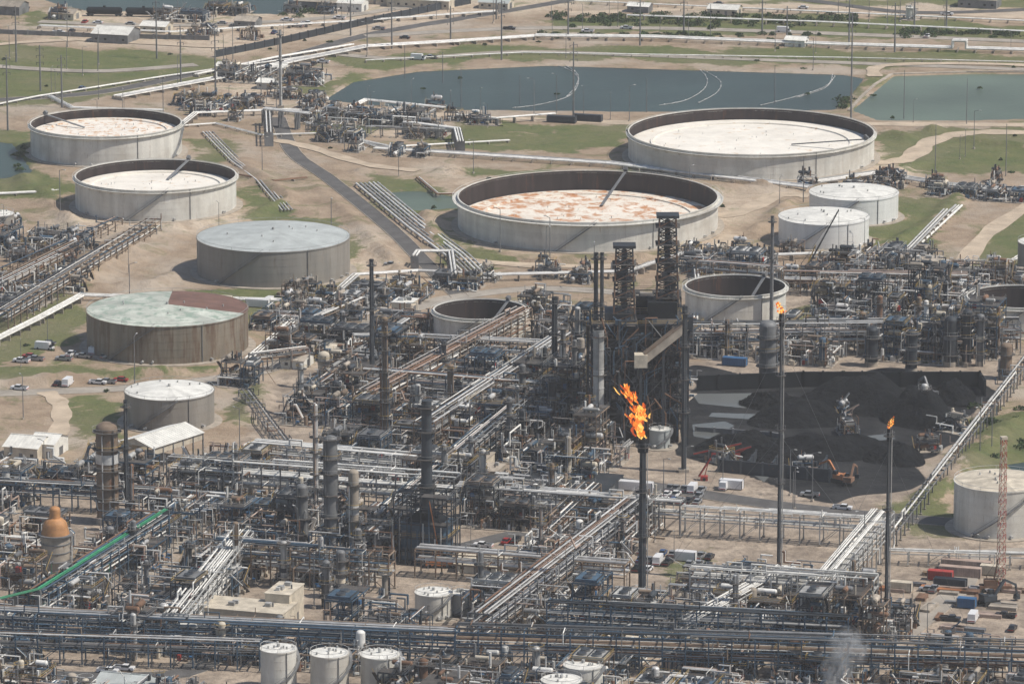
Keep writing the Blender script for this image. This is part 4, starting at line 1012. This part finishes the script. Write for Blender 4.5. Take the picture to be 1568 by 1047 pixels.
B('metal_shed',185,1062,10,14,3.5,'steel_grey','roof_blue',True); B('metal_shed',232,1066,10,14,3.5,'steel_grey','roof_blue',True)
B('metal_shed',870,752,28,22,3.2,'steel_dark','steel_dark',False); B('control_building',1420,430,9,10,8,'paint_cream','concrete',False)
B('metal_shed',965,930,10,8,2.5,'roof_white','roof_white',True)
B('warehouse',650,8,30,20,4,'paint_cream','roof_white'); B('warehouse',490,12,20,16,4,'steel_grey','concrete',True); B('metal_shed',1220,70,9,8,3,'roof_white','roof_white')
B('metal_shed',560,540,10,10,3,'steel_grey','roof_white'); B('metal_shed',455,560,8,10,3,'roof_white','concrete')
B('warehouse',580,4,18,12,4,'paint_cream','concrete'); B('metal_shed',380,40,10,10,3,'steel_grey','concrete'); B('metal_shed',240,48,12,10,3,'paint_cream','roof_white'); B('metal_shed',12,20,16,12,4,'steel_grey','concrete')
B('metal_shed',1500,10,18,12,4,'steel_grey','concrete'); B('metal_shed',1110,22,14,10,3,'paint_cream','roof_white')
B('warehouse',540,16,12,10,4,'roof_white','roof_white'); B('metal_shed',100,28,12,10,3,'paint_cream','concrete'); B('metal_shed',760,12,14,10,3,'paint_cream','roof_blue'); B('metal_shed',980,18,10,8,3,'steel_grey','roof_white')
B('control_building',620,478,7,8,4,'paint_cream','roof_white',False); B('metal_shed',515,545,6,8,3,'paint_cream','paint_cream'); B('metal_shed',345,110,6,8,3,'roof_white','roof_white'); B('metal_shed',430,112,6,8,3,'roof_white','roof_white'); B('metal_shed',410,135,7,8,3,'steel_light','roof_white')
tank('cone_roof_tank',1394,30,14,18,'cone',n=24)
mb=MB()
mb.hvessel((0,0,2.6),15,1.5,'soot',0,False); mb.box((0,0,.95),(17,1.2,.35),'steel_dark'); mb.tube((0,0,4),(0,0,4.7),.6,'soot',10)
for xx in(-6.5,6.5):
    mb.box((xx,0,.6),(3,2,.4),'steel_dark')
    for dx in(-.9,.9):
        for yy in(-.8,.8): mb.tube((xx+dx,yy-.06,.45),(xx+dx,yy+.06,.45),.45,'rubber',10)
tcm=mb.mesh('rail_tank_car')
for i in range(2): x,y=G(160,25); place(tcm,'rail_tank_car',(x+i*18,y-i*1.5,.1),-.08)
# ------------------------------------------------------------ poles & lamps
def pole(px,pb,pt,arm=True,d=.42):
    s=SC(pb); h=(pb-pt)/s/.98; mb=MB(); mb.tube((0,0,0),(0,0,h),d,'steel_grey',8,r2=d*.55)
    if arm:
        for k in range(3): mb.beam((-1.6,0,h-1.5-k*3),(1.6,0,h-1.2-k*3),.18,.18,'steel_grey'); mb.tube((-1.5,0,h-1.5-k*3),(-1.5,0,h-2.5-k*3),.1,'steel_dark',6); mb.tube((1.5,0,h-1.3-k*3),(1.5,0,h-2.3-k*3),.1,'steel_dark',6)
    mb.obj('power_pole',(*G(px,pb),0),rnd.uniform(-.5,.5))
for a in [(12,200,85),(330,142,48),(768,92,0),(878,188,65),(1303,188,22),(1167,52,-10),(1400,45,-10),(1449,48,-5),(1300,72,-5),(600,75,0),(537,55,-5),(62,140,70),(95,165,85),(277,130,40),(1047,52,-10),(760,30,-30),(240,90,-10),(25,95,10),(1205,60,10),(1370,80,5),(980,70,0),(870,60,-10),(690,60,10)]: pole(*a)
for a in [(706,165,105),(796,160,115),(990,172,120),(1186,160,100),(1384,182,108),(1432,262,190),(1480,190,120),(250,175,122),(620,120,70),(678,128,80),(150,110,60),(400,150,90),(1540,270,190),(1230,310,240)]: pole(*a,False,.2)
mb=MB(); mb.tube((0,0,0),(0,0,11),.13,'steel_grey',8,r2=.08); mb.beam((0,0,11),(1.5,0,11.4),.1,.1,'steel_grey'); mb.box((1.7,0,11.35),(.7,.3,.15),'steel_light'); mb.box((0,0,.25),(.6,.6,.5),'concrete')
lm=mb.mesh('street_lamp')
for k in range(190):
    px=rnd.uniform(0,1568); py=rnd.choice([rnd.uniform(150,600),rnd.uniform(560,1040),rnd.uniform(20,200)])
    x,y=G(px,py)
    if any(math.hypot(x-G(a,b_)[0],y-G(a,b_)[1])<w/2/SC(b_)+3 for a,b_,w in TD): continue
    if any(inpx(p,px,py) for _,p in PONDS) or inpx(COKE[0],px,py): continue
    place(lm,'street_lamp',(x,y,0),rnd.uniform(0,6.28),rnd.uniform(.8,1.5))
def shrubs(pts,name='shrub_mass',seed=0,dens=1,k_=1.0):
    r=random.Random(seed); mb=MB(); P=[G(*p) for p in pts]; o0=P[0]
    for (px,py) in P:
        R=r.uniform(1.6,3.4)*k_; hh=r.uniform(1.2,2.8)*k_
        for k in range(3): mb.tube((px-o0[0],py-o0[1],0),(px-o0[0]+r.uniform(-1,1),py-o0[1]+r.uniform(-1,1),hh*.7),.12,'wood',5,r2=.04)
        for k in range(int(110*dens)):
            a=r.random()*6.28;u=r.random()**.5*R*(1+.3*math.sin(3*a+px)); z=hh*(.15+.85*r.random()*(1-(u/R/1.3)**2)) ; c=(px-o0[0]+u*math.cos(a),py-o0[1]+u*math.sin(a),max(.1,z)); s_=r.uniform(.2,.5)
            d1=Vector((r.gauss(0,1),r.gauss(0,1),r.gauss(0,1))).normalized()*s_; d2=d1.cross(Vector((r.gauss(0,1),r.gauss(0,1),r.gauss(0,1)))).normalized()*s_*.8
            c=Vector(c); mb.quad([tuple(c-d1),tuple(c-d2),tuple(c+d1),tuple(c+d2)],'foliage')
    mb.obj(name,(*o0,0))
shrubs([(rnd.uniform(840,1310),32+rnd.gauss(0,5)) for _ in range(130)],seed=1)
shrubs([(rnd.uniform(1380,1568),52+rnd.gauss(0,3)) for _ in range(40)],seed=2)
shrubs([(rnd.uniform(430,490),20+rnd.gauss(0,4)) for _ in range(10)],seed=3)
shrubs([(rnd.uniform(820,1280),56+rnd.gauss(0,2)) for _ in range(50)],seed=5,k_=.7); shrubs([(rnd.uniform(1270,1300),160+rnd.gauss(0,6)) for _ in range(6)],seed=6)
shrubs([(rnd.uniform(1480,1568),660+rnd.gauss(0,20)) for _ in range(20)],seed=7,k_=.8); shrubs([(rnd.uniform(20,60),rnd.uniform(225,270)) for _ in range(6)],seed=8,k_=.7)
shrubs([(rnd.uniform(0,1568),rnd.choice([rnd.uniform(60,150),rnd.uniform(180,330),rnd.uniform(440,600)])) for _ in range(70)],seed=9,k_=.4,dens=.5)
# ------------------------------------------------------------ steam and aerial haze
m=bpy.data.materials.new('steam'); m.use_nodes=True; nt=m.node_tree; nt.nodes.clear(); MATS['steam']=m
o=nt.nodes.new('ShaderNodeOutputMaterial'); pv=nt.nodes.new('ShaderNodeVolumePrincipled'); pv.inputs['Color'].default_value=(1,1,1,1); pv.inputs['Anisotropy'].default_value=0
tc=N(nt,'ShaderNodeTexCoord'); ln=N(nt,'ShaderNodeVectorMath',operation='LENGTH'); nt.links.new(tc.outputs['Object'],ln.inputs[0])
fall=maprange(nt,ln.outputs['Value'],1.0,.15,0,1); nz=noise(nt,2.3,4,.65,tc.outputs['Object'],.6)
dn=math_(nt,'MULTIPLY',maprange(nt,nz,.44,.64,0,.5),fall); nt.links.new(dn,pv.inputs['Density'])
pv.inputs['Emission Strength'].default_value=0
nt.links.new(pv.outputs[0],o.inputs['Volume'])
for (px,py,sx,sz,zc) in((1280,1075,5,7,8),(1298,1072,6,6.5,14)):
    mb=MB(); mb.ball((0,0,0),1,'steam',20,12); oo=mb.obj('steam_plume',(*G(px,py),zc)); oo.scale=(sx,sx*.8,sz); oo.rotation_euler=(0,.3,0)
m=bpy.data.materials.new('haze'); m.use_nodes=True; nt=m.node_tree; nt.nodes.clear(); MATS['haze']=m
o=nt.nodes.new('ShaderNodeOutputMaterial'); vs=nt.nodes.new('ShaderNodeVolumeScatter'); vs.inputs['Color'].default_value=(.95,.95,.96,1); vs.inputs['Density'].default_value=.00006; vs.inputs['Anisotropy'].default_value=0
nt.links.new(vs.outputs[0],o.inputs['Volume'])
mb=MB(); mb.box((0,2200,250),(9000,9000,520),'haze'); mb.obj('atmospheric_haze')
# ------------------------------------------------------------ camera, light
cam=bpy.data.cameras.new('camera'); co_=bpy.data.objects.new('camera',cam); scene.collection.objects.link(co_)
co_.location=(0,0,H); co_.rotation_euler=(math.pi/2-TH,0,0); cam.sensor_width=36; cam.lens=36*F/1568; cam.clip_start=1; cam.clip_end=80000
scene.camera=co_
el=math.radians(54); az=math.atan2(-.26,.95)
sd=Vector((math.cos(el)*math.cos(az),math.cos(el)*math.sin(az),math.sin(el)))
sl=bpy.data.lights.new('sun','SUN'); sl.energy=4.5; sl.angle=math.radians(.5); sl.color=(1,.93,.83)
so=bpy.data.objects.new('sun',sl); so.rotation_euler=sd.to_track_quat('Z','Y').to_euler(); scene.collection.objects.link(so)
w=bpy.data.worlds.new('World'); scene.world=w; w.use_nodes=True; nt=w.node_tree; bg=nt.nodes['Background']
sk=nt.nodes.new('ShaderNodeTexSky'); sk.sky_type='NISHITA'; sk.sun_disc=False; sk.sun_elevation=el; sk.sun_rotation=math.pi/2-az
nt.links.new(sk.outputs[0],bg.inputs[0]); bg.inputs[1].default_value=.095
scene.view_settings.view_transform='Standard'; scene.view_settings.look='None'; scene.view_settings.exposure=0
